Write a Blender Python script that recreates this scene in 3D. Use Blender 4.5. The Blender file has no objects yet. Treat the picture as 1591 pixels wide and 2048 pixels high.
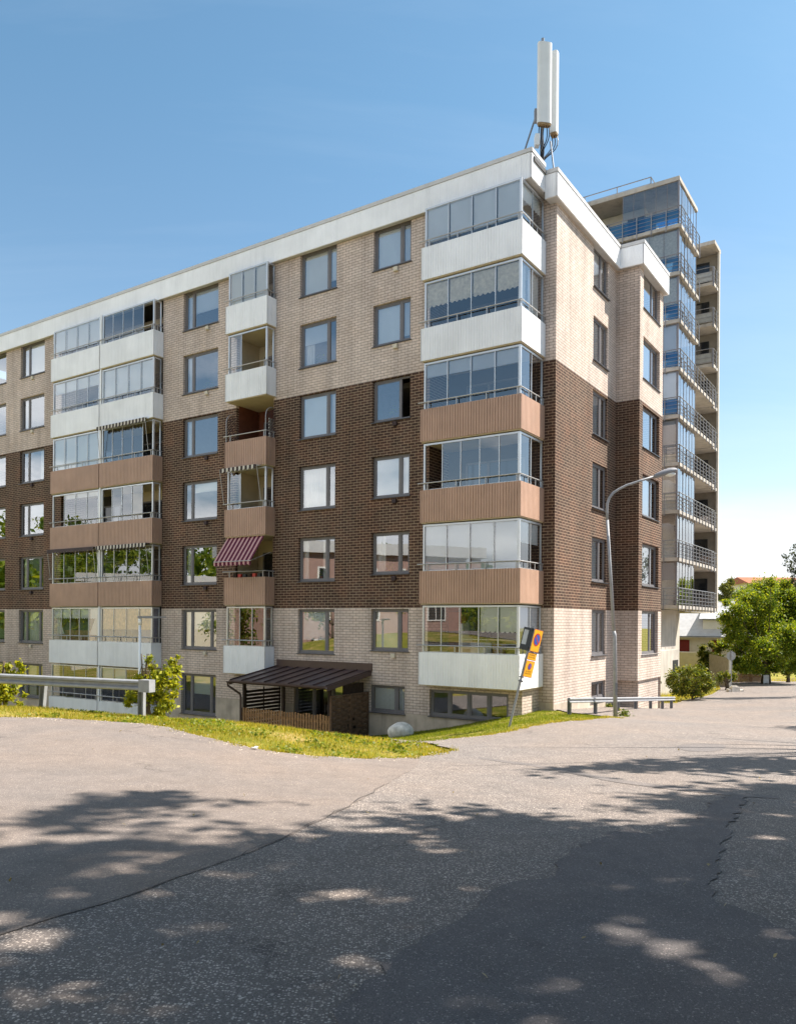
import bpy, math, random
import numpy as np
from mathutils import Vector, Matrix
from mathutils.geometry import delaunay_2d_cdt
random.seed(7); RNG = np.random.default_rng(11)
SC = bpy.context.scene
COL = SC.collection
PI = math.pi
# ------------------------------------------------------------------ camera model (measured from the photograph's vanishing points)
F = 1580.0; CX = 795.5; CY = 1241.5; TH = 0.0071
def ray(px, py):
    u = px - CX; v = CY - py
    return ((u*math.cos(TH) - v*math.sin(TH))/F, 1.0, (u*math.sin(TH) + v*math.cos(TH))/F)
def at(px, py, Y):
    d = ray(px, py); return (d[0]*Y, Y, d[2]*Y)
ANG = math.radians(33.67)
RX, RY = math.sin(ANG), math.cos(ANG)          # direction along the right facade
Y0 = 26.66; C0 = (0.1972*Y0, Y0)               # brick corner of the block
def BW(x, y):                                  # block frame (x right along left facade, y into the block) -> world
    return (C0[0] + RY*x + RX*y, C0[1] - RX*x + RY*y)
def WB(X, Y):
    dx, dy = X-C0[0], Y-C0[1]
    return (RY*dx - RX*dy, RX*dx + RY*dy)
# ------------------------------------------------------------------ node helpers
def new_mat(name):
    m = bpy.data.materials.new(name); m.use_nodes = True
    nt = m.node_tree; nt.nodes.clear()
    return m, nt
def N(nt, typ, **kw):
    n = nt.nodes.new(typ)
    for k, v in kw.items():
        if k.startswith('i_'):
            key = k[2:].replace('_', ' ')
            n.inputs[key].default_value = v
        else: setattr(n, k, v)
    return n
def L(nt, a, b): nt.links.new(a, b)
def principled(nt, rough=0.6, spec=0.4, metal=0.0):
    o = N(nt, 'ShaderNodeOutputMaterial'); p = N(nt, 'ShaderNodeBsdfPrincipled')
    p.inputs['Roughness'].default_value = rough; p.inputs['Specular IOR Level'].default_value = spec; p.inputs['Metallic'].default_value = metal
    L(nt, p.outputs[0], o.inputs[0]); return p, o
def rgba(c): return (c[0], c[1], c[2], 1.0)
def mixc(nt, fac, a, b, blend='MIX'):
    m = N(nt, 'ShaderNodeMix'); m.data_type = 'RGBA'; m.blend_type = blend
    def put(sock, v):
        if hasattr(v, 'is_linked') or hasattr(v, 'links'): L(nt, v, sock)
        elif isinstance(v, (int, float)): sock.default_value = v
        else: sock.default_value = rgba(v)
    put(m.inputs[0], fac); put(m.inputs[6], a); put(m.inputs[7], b)
    return m.outputs[2]
def coords(nt, scale=(1,1,1)):
    t = N(nt, 'ShaderNodeTexCoord'); mp = N(nt, 'ShaderNodeMapping'); mp.inputs['Scale'].default_value = scale
    L(nt, t.outputs['Object'], mp.inputs[0]); return mp.outputs[0]
def geo_pos(nt):
    return N(nt, 'ShaderNodeNewGeometry').outputs['Position']
def noise(nt, vec, scale, detail=4, rough=0.55, dist=0.0):
    n = N(nt, 'ShaderNodeTexNoise'); n.inputs['Scale'].default_value = scale; n.inputs['Detail'].default_value = detail
    n.inputs['Roughness'].default_value = rough; n.inputs['Distortion'].default_value = dist
    if vec is not None: L(nt, vec, n.inputs['Vector'])
    return n.outputs['Fac']
def ramp(nt, fac, stops):
    r = N(nt, 'ShaderNodeValToRGB'); el = r.color_ramp.elements
    while len(el) < len(stops): el.new(0.5)
    for e, (p, c) in zip(el, stops):
        e.position = p; e.color = rgba(c) if not isinstance(c, (int, float)) else (c, c, c, 1)
    L(nt, fac, r.inputs[0]); return r.outputs[0]
def bump(nt, p, h, strength=0.3, dist=0.01):
    b = N(nt, 'ShaderNodeBump'); b.inputs['Strength'].default_value = strength; b.inputs['Distance'].default_value = dist
    L(nt, h, b.inputs['Height']); L(nt, b.outputs[0], p.inputs['Normal'])
def mathn(nt, op, a, b=None, clamp=False):
    m = N(nt, 'ShaderNodeMath'); m.operation = op; m.use_clamp = clamp
    for i, v in enumerate((a, b)):
        if v is None: continue
        if isinstance(v, (int, float)): m.inputs[i].default_value = v
        else: L(nt, v, m.inputs[i])
    return m.outputs[0]
MATS = {}
def simple(name, c, rough=0.6, spec=0.4, metal=0.0, var=0.12, vscale=3.0, bmp=0.0, bscale=60.0):
    m, nt = new_mat(name); p, o = principled(nt, rough, spec, metal)
    v = geo_pos(nt)
    f = noise(nt, v, vscale, 5)
    lo = tuple(x*(1-var) for x in c); hi = tuple(min(1, x*(1+var)) for x in c)
    L(nt, mixc(nt, ramp(nt, f, [(0.3, 0.0), (0.7, 1.0)]), lo, hi), p.inputs['Base Color'])
    if bmp: bump(nt, p, noise(nt, v, bscale, 4), bmp, 0.01)
    MATS[name] = m; return m
def brick(name, c1, c2, mortar, msize=0.013, seed=0.0, blush=(1.0, 0.97, 0.94)):
    m, nt = new_mat(name); p, o = principled(nt, 0.85, 0.2)
    t = N(nt, 'ShaderNodeTexCoord'); s = N(nt, 'ShaderNodeSeparateXYZ'); L(nt, t.outputs['Object'], s.inputs[0])
    u = mathn(nt, 'ADD', s.outputs[0], s.outputs[1]); u = mathn(nt, 'ADD', u, 100.0); z = mathn(nt, 'ADD', s.outputs[2], 100.03)
    c = N(nt, 'ShaderNodeCombineXYZ'); L(nt, u, c.inputs[0]); L(nt, z, c.inputs[1])
    b = N(nt, 'ShaderNodeTexBrick'); b.offset = 0.5; b.offset_frequency = 2; b.squash = 1.0
    L(nt, c.outputs[0], b.inputs['Vector'])
    b.inputs['Color1'].default_value = rgba(c1); b.inputs['Color2'].default_value = rgba(c2); b.inputs['Mortar'].default_value = rgba(mortar)
    b.inputs['Scale'].default_value = 1.0; b.inputs['Mortar Size'].default_value = msize; b.inputs['Mortar Smooth'].default_value = 0.15
    b.inputs['Bias'].default_value = 0.0; b.inputs['Brick Width'].default_value = 0.30; b.inputs['Row Height'].default_value = 0.10
    n1 = noise(nt, t.outputs['Object'], 0.45, 5, 0.6)
    n2 = noise(nt, t.outputs['Object'], 14.0, 3, 0.6)
    w = ramp(nt, n1, [(0.25, 0.82), (0.75, 1.14)]); w2 = ramp(nt, n2, [(0.2, 0.88), (0.8, 1.10)])
    col = mixc(nt, 1.0, b.outputs['Color'], w, 'MULTIPLY'); col = mixc(nt, 1.0, col, w2, 'MULTIPLY')
    # faint streaks of dirt running down the wall
    mp = N(nt, 'ShaderNodeMapping'); mp.inputs['Scale'].default_value = (1.3, 1.3, 0.10); L(nt, t.outputs['Object'], mp.inputs[0])
    st = ramp(nt, noise(nt, mp.outputs[0], 1.6, 5, 0.65), [(0.36, 0.80), (0.52, 0.98), (0.70, 1.06)])
    col = mixc(nt, 1.0, col, st, 'MULTIPLY')
    bl = ramp(nt, noise(nt, t.outputs['Object'], 0.8, 6, 0.7), [(0.45, 0.0), (0.68, 1.0)])
    col = mixc(nt, bl, col, mixc(nt, 1.0, col, blush, 'MULTIPLY'))
    L(nt, col, p.inputs['Base Color'])
    h = mathn(nt, 'SUBTRACT', 1.0, b.outputs['Fac']); bump(nt, p, h, 0.5, 0.012)
    MATS[name] = m; return m
def glass(name, tint=(0.9, 0.93, 0.94), refl=0.30, gain=1.0):
    m, nt = new_mat(name); o = N(nt, 'ShaderNodeOutputMaterial')
    tr = N(nt, 'ShaderNodeBsdfTransparent'); tr.inputs[0].default_value = rgba(tint)
    gl = N(nt, 'ShaderNodeBsdfGlossy'); gl.inputs['Roughness'].default_value = 0.0; gl.inputs['Color'].default_value = (0.95, 0.97, 1, 1)
    fr = N(nt, 'ShaderNodeFresnel'); fr.inputs['IOR'].default_value = 1.5
    f = mathn(nt, 'MULTIPLY', fr.outputs[0], gain); f = mathn(nt, 'ADD', f, refl, True)
    v = geo_pos(nt); nz = noise(nt, v, 0.9, 2); b = N(nt, 'ShaderNodeBump'); b.inputs['Strength'].default_value = 0.03; b.inputs['Distance'].default_value = 0.02
    L(nt, nz, b.inputs['Height']); L(nt, b.outputs[0], gl.inputs['Normal'])
    mx = N(nt, 'ShaderNodeMixShader'); L(nt, f, mx.inputs[0]); L(nt, tr.outputs[0], mx.inputs[1]); L(nt, gl.outputs[0], mx.inputs[2])
    L(nt, mx.outputs[0], o.inputs[0]); MATS[name] = m; return m
def leafmat(name, c0, c1, c2, trans=0.35):
    m, nt = new_mat(name); o = N(nt, 'ShaderNodeOutputMaterial')
    g = N(nt, 'ShaderNodeNewGeometry')
    col = ramp(nt, g.outputs['Random Per Island'], [(0.0, c0), (0.55, c1), (1.0, c2)])
    d = N(nt, 'ShaderNodeBsdfPrincipled'); d.inputs['Roughness'].default_value = 0.5; d.inputs['Specular IOR Level'].default_value = 0.3
    t = N(nt, 'ShaderNodeBsdfTranslucent'); L(nt, col, d.inputs['Base Color'])
    tc = mixc(nt, 1.0, col, (1.5, 1.35, 0.5), 'MULTIPLY'); L(nt, tc, t.inputs[0])
    mx = N(nt, 'ShaderNodeMixShader'); mx.inputs[0].default_value = trans
    L(nt, d.outputs[0], mx.inputs[1]); L(nt, t.outputs[0], mx.inputs[2]); L(nt, mx.outputs[0], o.inputs[0])
    MATS[name] = m; return m
# ------------------------------------------------------------------ mesh helper
class MB:
    def __init__(s): s.v = []; s.f = []; s.m = []
    def vert(s, p): s.v.append((p[0], p[1], p[2])); return len(s.v)-1
    def face(s, pts, m=0):
        b = len(s.v); s.v.extend([(p[0], p[1], p[2]) for p in pts]); s.f.append(tuple(range(b, b+len(pts)))); s.m.append(m)
    def box(s, x0, y0, z0, x1, y1, z1, m=0):
        if x0 > x1: x0, x1 = x1, x0
        if y0 > y1: y0, y1 = y1, y0
        if z0 > z1: z0, z1 = z1, z0
        b = len(s.v)
        s.v.extend([(x0,y0,z0),(x1,y0,z0),(x1,y1,z0),(x0,y1,z0),(x0,y0,z1),(x1,y0,z1),(x1,y1,z1),(x0,y1,z1)])
        for q in ((0,3,2,1),(4,5,6,7),(0,1,5,4),(1,2,6,5),(2,3,7,6),(3,0,4,7)):
            s.f.append(tuple(b+i for i in q)); s.m.append(m)
        return s
    def tube(s, pts, r, n=8, m=0, caps=True):
        pts = [Vector(p) for p in pts]
        rs = r if isinstance(r, (list, tuple)) else [r]*len(pts)
        rings = []
        up = None
        for i, p in enumerate(pts):
            d = (pts[min(i+1, len(pts)-1)] - pts[max(i-1, 0)]).normalized()
            if up is None:
                up = Vector((0,0,1)) if abs(d.z) < 0.9 else Vector((1,0,0))
            a = d.cross(up)
            if a.length < 1e-5: a = d.cross(Vector((0,1,0)))
            a.normalize(); b2 = a.cross(d).normalized(); up = b2
            b = len(s.v)
            for k in range(n):
                t = 2*PI*k/n; q = p + a*(math.cos(t)*rs[i]) + b2*(math.sin(t)*rs[i]); s.v.append(tuple(q))
            rings.append(b)
        for i in range(len(pts)-1):
            for k in range(n):
                s.f.append((rings[i]+k, rings[i]+(k+1) % n, rings[i+1]+(k+1) % n, rings[i+1]+k)); s.m.append(m)
        if caps:
            s.f.append(tuple(rings[0]+k for k in range(n))[::-1]); s.m.append(m)
            s.f.append(tuple(rings[-1]+k for k in range(n))); s.m.append(m)
        return s
    def extrude(s, prof, p0, p1, side, up=(0,0,1), m=0):
        # profile (a along side, b along up) swept straight from p0 to p1, capped
        p0, p1, side, up = Vector(p0), Vector(p1), Vector(side), Vector(up)
        b = len(s.v); n = len(prof)
        for P in (p0, p1):
            for a, c in prof: s.v.append(tuple(P + side*a + up*c))
        for i in range(n):
            j = (i+1) % n; s.f.append((b+i, b+j, b+n+j, b+n+i)); s.m.append(m)
        s.f.append(tuple(b+i for i in range(n))[::-1]); s.m.append(m)
        s.f.append(tuple(b+n+i for i in range(n))); s.m.append(m)
        return s
    def clad(s, path, z0, z1, pitch=0.1, gw=0.025, gd=0.012, back=0.035, m=0):
        # ribbed sheet along a plan polyline; the outside is to the right of the walking direction
        for (ax, ay), (bx, by) in zip(path[:-1], path[1:]):
            dx, dy = bx-ax, by-ay; ln = math.hypot(dx, dy)
            if ln < 1e-4: continue
            dx /= ln; dy /= ln; nx, ny = dy, -dx
            k = max(1, round(ln/pitch)); p = ln/k; prof = []
            for i in range(k):
                a = i*p; prof += [(a, 0), (a+p-gw, 0), (a+p-gw+0.004, -gd), (a+p-0.004, -gd)]
            prof.append((ln, 0))
            b = len(s.v)
            for a, o in prof:
                for off in (o, -back):
                    x = ax+dx*a+nx*off; y = ay+dy*a+ny*off
                    s.v.append((x, y, z0)); s.v.append((x, y, z1))
            for i in range(len(prof)-1):
                q = b+i*4; r = q+4
                s.f += [(q, r, r+1, q+1), (q+1, r+1, r+3, q+3), (q, q+2, r+2, r), (q+2, q+3, r+3, r+2)]; s.m += [m]*4
            e = b+(len(prof)-1)*4
            s.f += [(b, b+1, b+3, b+2), (e, e+2, e+3, e+1)]; s.m += [m]*2
        return s
    def build(s, name, mats, parent=None, off=(0,0,0), smooth=False, loc=None, rot=None):
        me = bpy.data.meshes.new(name)
        me.from_pydata([(x-off[0], y-off[1], z-off[2]) for x, y, z in s.v], [], s.f)
        if not isinstance(mats, (list, tuple)): mats = [mats]
        for mt in mats: me.materials.append(MATS[mt] if isinstance(mt, str) else mt)
        if len(mats) > 1: me.polygons.foreach_set('material_index', s.m)
        if smooth: me.polygons.foreach_set('use_smooth', [True]*len(me.polygons))
        me.update()
        o = bpy.data.objects.new(name, me); COL.objects.link(o)
        if parent is not None: o.parent = parent
        if loc is not None: o.location = loc
        if rot is not None: o.rotation_euler = rot
        return o
def tag(o, label=None, cat=None, group=None, kind=None):
    if label: o['label'] = label
    if cat: o['category'] = cat
    if group: o['group'] = group
    if kind: o['kind'] = kind
    return o
def empty(name, loc, label, cat, group=None, rot=(0,0,0)):
    o = bpy.data.objects.new(name, None); COL.objects.link(o); o.location = loc; o.rotation_euler = rot
    o.empty_display_size = 0.3
    return tag(o, label, cat, group)
# ------------------------------------------------------------------ materials
brick('light_brick', (0.675, 0.56, 0.485), (0.585, 0.48, 0.41), (0.31, 0.25, 0.21), 0.011)
brick('dark_brick', (0.060, 0.036, 0.027), (0.104, 0.060, 0.043), (0.37, 0.275, 0.19), 0.0100, blush=(1.28, 1.08, 1.0))
simple('concrete', (0.52, 0.44, 0.355), 0.9, 0.2, var=0.2, vscale=1.6, bmp=0.2)
simple('pale_concrete', (0.46, 0.42, 0.37), 0.9, 0.2, var=0.16, vscale=0.8, bmp=0.15)
simple('cream', (0.58, 0.50, 0.36), 0.85, 0.2, var=0.06)
simple('cream_panel', (0.62, 0.56, 0.45), 0.8, 0.2, var=0.06)
simple('white_metal', (0.87, 0.87, 0.875), 0.5, 0.4, var=0.05, vscale=1.2)
simple('grey_coping', (0.56, 0.545, 0.53), 0.5, 0.4, var=0.06)
simple('tan_metal', (0.47, 0.30, 0.215), 0.55, 0.35, var=0.08, vscale=1.5)
simple('aluminium', (0.60, 0.61, 0.62), 0.38, 0.5, 0.6, var=0.06)
simple('rail_grey', (0.42, 0.41, 0.40), 0.45, 0.5, 0.5, var=0.1)
simple('window_grey', (0.17, 0.16, 0.165), 0.45, 0.4, var=0.06)
simple('sill_dark', (0.07, 0.07, 0.078), 0.4, 0.5, var=0.08)
simple('blind', (0.78, 0.80, 0.80), 0.85, 0.2, var=0.05, vscale=0.8)
simple('blind_warm', (0.80, 0.77, 0.70), 0.85, 0.2, var=0.06, vscale=0.8)
simple('blind_grey', (0.62, 0.65, 0.68), 0.85, 0.2, var=0.06, vscale=0.8)
simple('terracotta', (0.30, 0.11, 0.06), 0.8, 0.2)
simple('blind_cream', (0.78, 0.71, 0.57), 0.9, 0.2, var=0.18, vscale=9.0)
simple('bamboo', (0.58, 0.40, 0.18), 0.8, 0.2, var=0.3, vscale=7.0)
simple('curtain', (0.72, 0.71, 0.69), 0.9, 0.1, var=0.05)
simple('tarp_blue', (0.10, 0.14, 0.28), 0.6, 0.3, var=0.15)
simple('interior', (0.33, 0.30, 0.26), 0.9, 0.1, var=0.1)
simple('dark_pane', (0.018, 0.020, 0.023), 0.06, 0.6, var=0.1)
simple('loggia_dark', (0.045, 0.042, 0.042), 0.85, 0.2, var=0.15)  # near black paint stands in for the dimness inside the glazed loggias
simple('roofing', (0.10, 0.10, 0.10), 0.9, 0.2)
simple('canopy_brown', (0.082, 0.050, 0.044), 0.4, 0.45, var=0.1)
simple('dark_timber', (0.045, 0.030, 0.022), 0.75, 0.25, var=0.3, vscale=8)
simple('door_white', (0.62, 0.60, 0.54), 0.6, 0.3, var=0.04)
simple('red_wood', (0.16, 0.055, 0.030), 0.75, 0.25, var=0.2, vscale=5)
simple('trellis', (0.055, 0.035, 0.035), 0.7, 0.3)
simple('rock', (0.66, 0.61, 0.54), 0.95, 0.2, var=0.35, vscale=5, bmp=0.6, bscale=18)
simple('galv', (0.30, 0.305, 0.32), 0.62, 0.4, 0.12, var=0.14, vscale=6)
simple('galv_dark', (0.20, 0.205, 0.22), 0.45, 0.5, 0.5, var=0.14, vscale=6)
simple('lamp_grey', (0.24, 0.24, 0.26), 0.65, 0.3, 0.1, var=0.1)
simple('antenna_grey', (0.70, 0.71, 0.70), 0.55, 0.35, var=0.05, vscale=2)
simple('antenna_base', (0.30, 0.20, 0.10), 0.7, 0.3, var=0.4, vscale=18)
simple('cable_black', (0.015, 0.016, 0.02), 0.5, 0.4)
simple('steel', (0.17, 0.19, 0.22), 0.45, 0.5, 0.5)
simple('sign_yellow', (0.83, 0.42, 0.008), 0.4, 0.4, var=0.03)
simple('sign_red', (0.50, 0.035, 0.02), 0.4, 0.4, var=0.03)
simple('sign_blue', (0.02, 0.095, 0.42), 0.4, 0.4, var=0.03)
simple('sign_black', (0.02, 0.022, 0.022), 0.5, 0.4)
simple('sign_back', (0.36, 0.37, 0.36), 0.4, 0.5, 0.3)
simple('sign_ink', (0.50, 0.22, 0.01), 0.5, 0.3)
simple('bark', (0.11, 0.085, 0.062), 0.95, 0.1, var=0.4, vscale=9, bmp=0.6, bscale=25)
simple('picket', (0.36, 0.20, 0.095), 0.8, 0.2, var=0.3, vscale=7)
simple('woven', (0.15, 0.09, 0.055), 0.85, 0.2, var=0.35, vscale=9)
simple('beige_fence', (0.42, 0.36, 0.27), 0.8, 0.2, var=0.15, vscale=4)
simple('house_red', (0.17, 0.028, 0.022), 0.8, 0.2, var=0.1)
simple('house_white', (0.70, 0.68, 0.63), 0.7, 0.2, var=0.05)
simple('house_roof', (0.46, 0.46, 0.47), 0.5, 0.4, var=0.1)
simple('roof_tile', (0.36, 0.13, 0.07), 0.8, 0.2, var=0.2, vscale=6)
simple('tower_frame', (0.17, 0.16, 0.17), 0.45, 0.45, 0.2)
simple('tower_rail', (0.24, 0.235, 0.245), 0.45, 0.5, 0.3)
simple('tower_wall', (0.52, 0.47, 0.40), 0.85, 0.2, var=0.08)
simple('wing_wall', (0.25, 0.22, 0.18), 0.85, 0.2, var=0.12)
simple('tower_soffit', (0.50, 0.43, 0.30), 0.9, 0.1, var=0.1)
simple('paper', (0.8, 0.8, 0.82), 0.8, 0.2)
simple('white_board', (0.75, 0.74, 0.72), 0.7, 0.2)
def streaky(name, lo=0.86):
    m = MATS[name]; nt = m.node_tree; p = [n for n in nt.nodes if n.type == 'BSDF_PRINCIPLED'][0]; src = p.inputs['Base Color'].links[0].from_socket
    v = coords(nt, (3.5, 3.5, 0.35)); f = ramp(nt, noise(nt, v, 1.0, 6, 0.7), [(0.32, lo), (0.5, 1.0), (0.72, 1.03)])
    g2 = ramp(nt, noise(nt, geo_pos(nt), 0.35, 3, 0.5), [(0.35, 0.94), (0.65, 1.03)])
    L(nt, mixc(nt, 1.0, mixc(nt, 1.0, src, f, 'MULTIPLY'), g2, 'MULTIPLY'), p.inputs['Base Color'])
for q_ in ('white_metal', 'tan_metal', 'grey_coping', 'concrete', 'pale_concrete'): streaky(q_, 0.93 if 'concrete' not in q_ else 0.76)
glass('window_glass', (0.93, 0.96, 0.97), 0.20, 1.6)
glass('balcony_glass', (0.95, 0.97, 0.98), 0.11, 1.5)
glass('tower_glass', (0.74, 0.78, 0.84), 0.11, 1.6)
m, nt = new_mat('blue_glass'); o = N(nt, 'ShaderNodeOutputMaterial')
tr = N(nt, 'ShaderNodeBsdfTransparent'); tr.inputs[0].default_value = (0.22, 0.48, 0.80, 1)
gl = N(nt, 'ShaderNodeBsdfPrincipled'); gl.inputs['Base Color'].default_value = (0.05, 0.20, 0.44, 1); gl.inputs['Roughness'].default_value = 0.08
mx = N(nt, 'ShaderNodeMixShader'); mx.inputs[0].default_value = 0.5; L(nt, tr.outputs[0], mx.inputs[1]); L(nt, gl.outputs[0], mx.inputs[2]); L(nt, mx.outputs[0], o.inputs[0]); MATS['blue_glass'] = m
def stripes(name, ca, cb, period, axis):
    m, nt = new_mat(name); p, o = principled(nt, 0.85, 0.2)
    t = N(nt, 'ShaderNodeTexCoord'); s = N(nt, 'ShaderNodeSeparateXYZ'); L(nt, t.outputs['Object'], s.inputs[0])
    w = mathn(nt, 'MULTIPLY', s.outputs[axis], 1.0/period); w = mathn(nt, 'ADD', w, 500.0); w = mathn(nt, 'FRACT', w)
    w = mathn(nt, 'GREATER_THAN', w, 0.45)
    L(nt, mixc(nt, w, ca, cb), p.inputs['Base Color']); MATS[name] = m
stripes('awning_red', (0.52, 0.30, 0.28), (0.10, 0.012, 0.035), 0.235, 0)
stripes('awning_grey', (0.62, 0.58, 0.50), (0.06, 0.045, 0.045), 0.235, 0)
simple('awning_dark', (0.09, 0.07, 0.07), 0.9, 0.1)
leafmat('leaf_bush', (0.12, 0.16, 0.012), (0.26, 0.29, 0.02), (0.45, 0.42, 0.03), 0.45)
leafmat('leaf_shrub', (0.06, 0.10, 0.015), (0.14, 0.17, 0.024), (0.28, 0.26, 0.04), 0.4)
leafmat('leaf_tree', (0.06, 0.12, 0.012), (0.16, 0.23, 0.020), (0.36, 0.38, 0.035), 0.5)
leafmat('leaf_pale', (0.09, 0.12, 0.03), (0.15, 0.17, 0.045), (0.22, 0.22, 0.07), 0.35)
leafmat('leaf_birch', (0.030, 0.045, 0.020), (0.055, 0.075, 0.030), (0.09, 0.11, 0.045), 0.25)
leafmat('leaf_shade', (0.03, 0.055, 0.010), (0.055, 0.09, 0.014), (0.09, 0.12, 0.02), 0.18)
leafmat('leaf_garden', (0.05, 0.09, 0.012), (0.13, 0.17, 0.020), (0.30, 0.27, 0.06), 0.4)
leafmat('leaf_dry', (0.16, 0.11, 0.05), (0.25, 0.19, 0.08), (0.34, 0.28, 0.16), 0.2)
leafmat('grass_blade', (0.17, 0.19, 0.016), (0.34, 0.31, 0.028), (0.56, 0.43, 0.13), 0.45)
leafmat('grass_green', (0.08, 0.125, 0.010), (0.16, 0.21, 0.016), (0.30, 0.29, 0.03), 0.42)
# lawn soil / turf
m, nt = new_mat('turf'); p, o = principled(nt, 0.95, 0.1); v = geo_pos(nt)
c = ramp(nt, noise(nt, v, 0.9, 6, 0.65), [(0.30, (0.13, 0.15, 0.018)), (0.48, (0.22, 0.21, 0.03)), (0.60, (0.36, 0.27, 0.08)), (0.75, (0.42, 0.31, 0.15))])
c = mixc(nt, 1.0, c, ramp(nt, noise(nt, v, 22, 4, 0.7), [(0.2, 0.6), (0.8, 1.3)]), 'MULTIPLY')
L(nt, c, p.inputs['Base Color']); bump(nt, p, noise(nt, v, 30, 5, 0.7), 0.8, 0.05); MATS['turf'] = m
def asphalt(name, base, stone, stone_amt, warm, scale=70.0, crack=0.6):
    stone_amt *= 0.9
    m, nt = new_mat(name); p, o = principled(nt, 0.88, 0.25); v = geo_pos(nt)
    vo = N(nt, 'ShaderNodeTexVoronoi'); vo.inputs['Scale'].default_value = scale; vo.inputs['Randomness'].default_value = 1.0; L(nt, v, vo.inputs['Vector'])
    sx = N(nt, 'ShaderNodeSeparateColor'); L(nt, vo.outputs['Color'], sx.inputs[0])
    sel = ramp(nt, sx.outputs[0], [(max(0.02, 1-stone_amt-0.05), 0.0), (1-stone_amt, 0.55), (1.0, 1.0)])
    st = mathn(nt, 'MULTIPLY', sel, ramp(nt, vo.outputs['Distance'], [(0.34, 1.0), (0.52, 0.0)]))
    vb_ = N(nt, 'ShaderNodeTexVoronoi'); vb_.inputs['Scale'].default_value = scale*0.42; L(nt, v, vb_.inputs['Vector'])
    sb_ = N(nt, 'ShaderNodeSeparateColor'); L(nt, vb_.outputs['Color'], sb_.inputs[0])
    st = mathn(nt, 'MAXIMUM', st, mathn(nt, 'MULTIPLY', ramp(nt, sb_.outputs[0], [(0.86, 0.0), (0.90, 0.9), (1.0, 1.0)]), ramp(nt, vb_.outputs['Distance'], [(0.22, 1.0), (0.34, 0.0)])))
    st = mathn(nt, 'MULTIPLY', st, ramp(nt, noise(nt, v, 1.1, 5, 0.6), [(0.3, 0.55), (0.7, 1.0)]))
    v2 = N(nt, 'ShaderNodeTexVoronoi'); v2.inputs['Scale'].default_value = scale*2.6; L(nt, v, v2.inputs['Vector'])
    s2 = N(nt, 'ShaderNodeSeparateColor'); L(nt, v2.outputs['Color'], s2.inputs[0])
    fine = ramp(nt, s2.outputs[1], [(0.0, 0.72), (1.0, 1.28)])
    col = mixc(nt, st, base, stone); col = mixc(nt, 1.0, col, fine, 'MULTIPLY')
    big = ramp(nt, noise(nt, v, 0.35, 6, 0.62, 0.4), [(0.28, 0.0), (0.72, 1.0)])
    col = mixc(nt, big, mixc(nt, 1.0, col, (0.88, 0.88, 0.90), 'MULTIPLY'), mixc(nt, 1.0, col, warm, 'MULTIPLY'))
    mid = ramp(nt, noise(nt, v, 3.2, 5, 0.7), [(0.3, 0.86), (0.7, 1.10)]); col = mixc(nt, 1.0, col, mid, 'MULTIPLY')
    oil = ramp(nt, noise(nt, v, 0.8, 3, 0.5, 1.2), [(0.66, 1.0), (0.76, 0.72)]); col = mixc(nt, 1.0, col, oil, 'MULTIPLY')
    # cracks : thin borders of large warped cells, only in places
    wn = N(nt, 'ShaderNodeTexNoise'); wn.inputs['Scale'].default_value = 1.4; wn.inputs['Detail'].default_value = 7; wn.inputs['Roughness'].default_value = 0.7; L(nt, v, wn.inputs['Vector'])
    wv = N(nt, 'ShaderNodeVectorMath'); wv.operation = 'SCALE'; wv.inputs['Scale'].default_value = 1.1; L(nt, wn.outputs['Color'], wv.inputs[0])
    ad = N(nt, 'ShaderNodeVectorMath'); ad.operation = 'ADD'; L(nt, v, ad.inputs[0]); L(nt, wv.outputs[0], ad.inputs[1])
    ve = N(nt, 'ShaderNodeTexVoronoi'); ve.feature = 'DISTANCE_TO_EDGE'; ve.inputs['Scale'].default_value = 0.23; L(nt, ad.outputs[0], ve.inputs['Vector'])
    cr = ramp(nt, ve.outputs['Distance'], [(0.0, 1.0), (0.0025, 0.8), (0.005, 0.0)])
    gate = ramp(nt, noise(nt, v, 0.5, 3, 0.5), [(0.50, 0.0), (0.60, 1.0)])
    cf = mathn(nt, 'MULTIPLY', cr, gate); cf = mathn(nt, 'MULTIPLY', cf, crack)
    col = mixc(nt, cf, col, (0.022, 0.02, 0.02))
    L(nt, col, p.inputs['Base Color'])
    h = mathn(nt, 'ADD', mathn(nt, 'MULTIPLY', vo.outputs['Distance'], -0.7), mathn(nt, 'MULTIPLY', noise(nt, v, 160, 3), 0.5))
    bump(nt, p, h, 0.55, 0.008)
    MATS[name] = m
asphalt('asphalt_old', (0.172, 0.153, 0.140), (0.58, 0.52, 0.46), 0.46, (1.13, 1.03, 0.96))
asphalt('asphalt_apron', (0.190, 0.166, 0.150), (0.40, 0.35, 0.30), 0.26, (1.14, 1.03, 0.95), 85)
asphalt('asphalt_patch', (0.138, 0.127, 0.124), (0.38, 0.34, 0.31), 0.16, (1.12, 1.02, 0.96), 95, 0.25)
asphalt('asphalt_trench', (0.165, 0.15, 0.142), (0.42, 0.38, 0.34), 0.22, (1.1, 1.02, 0.97), 90, 0.2)
simple('seam_tar', (0.075, 0.068, 0.064), 0.9, 0.1, var=0.3, vscale=10)
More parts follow.
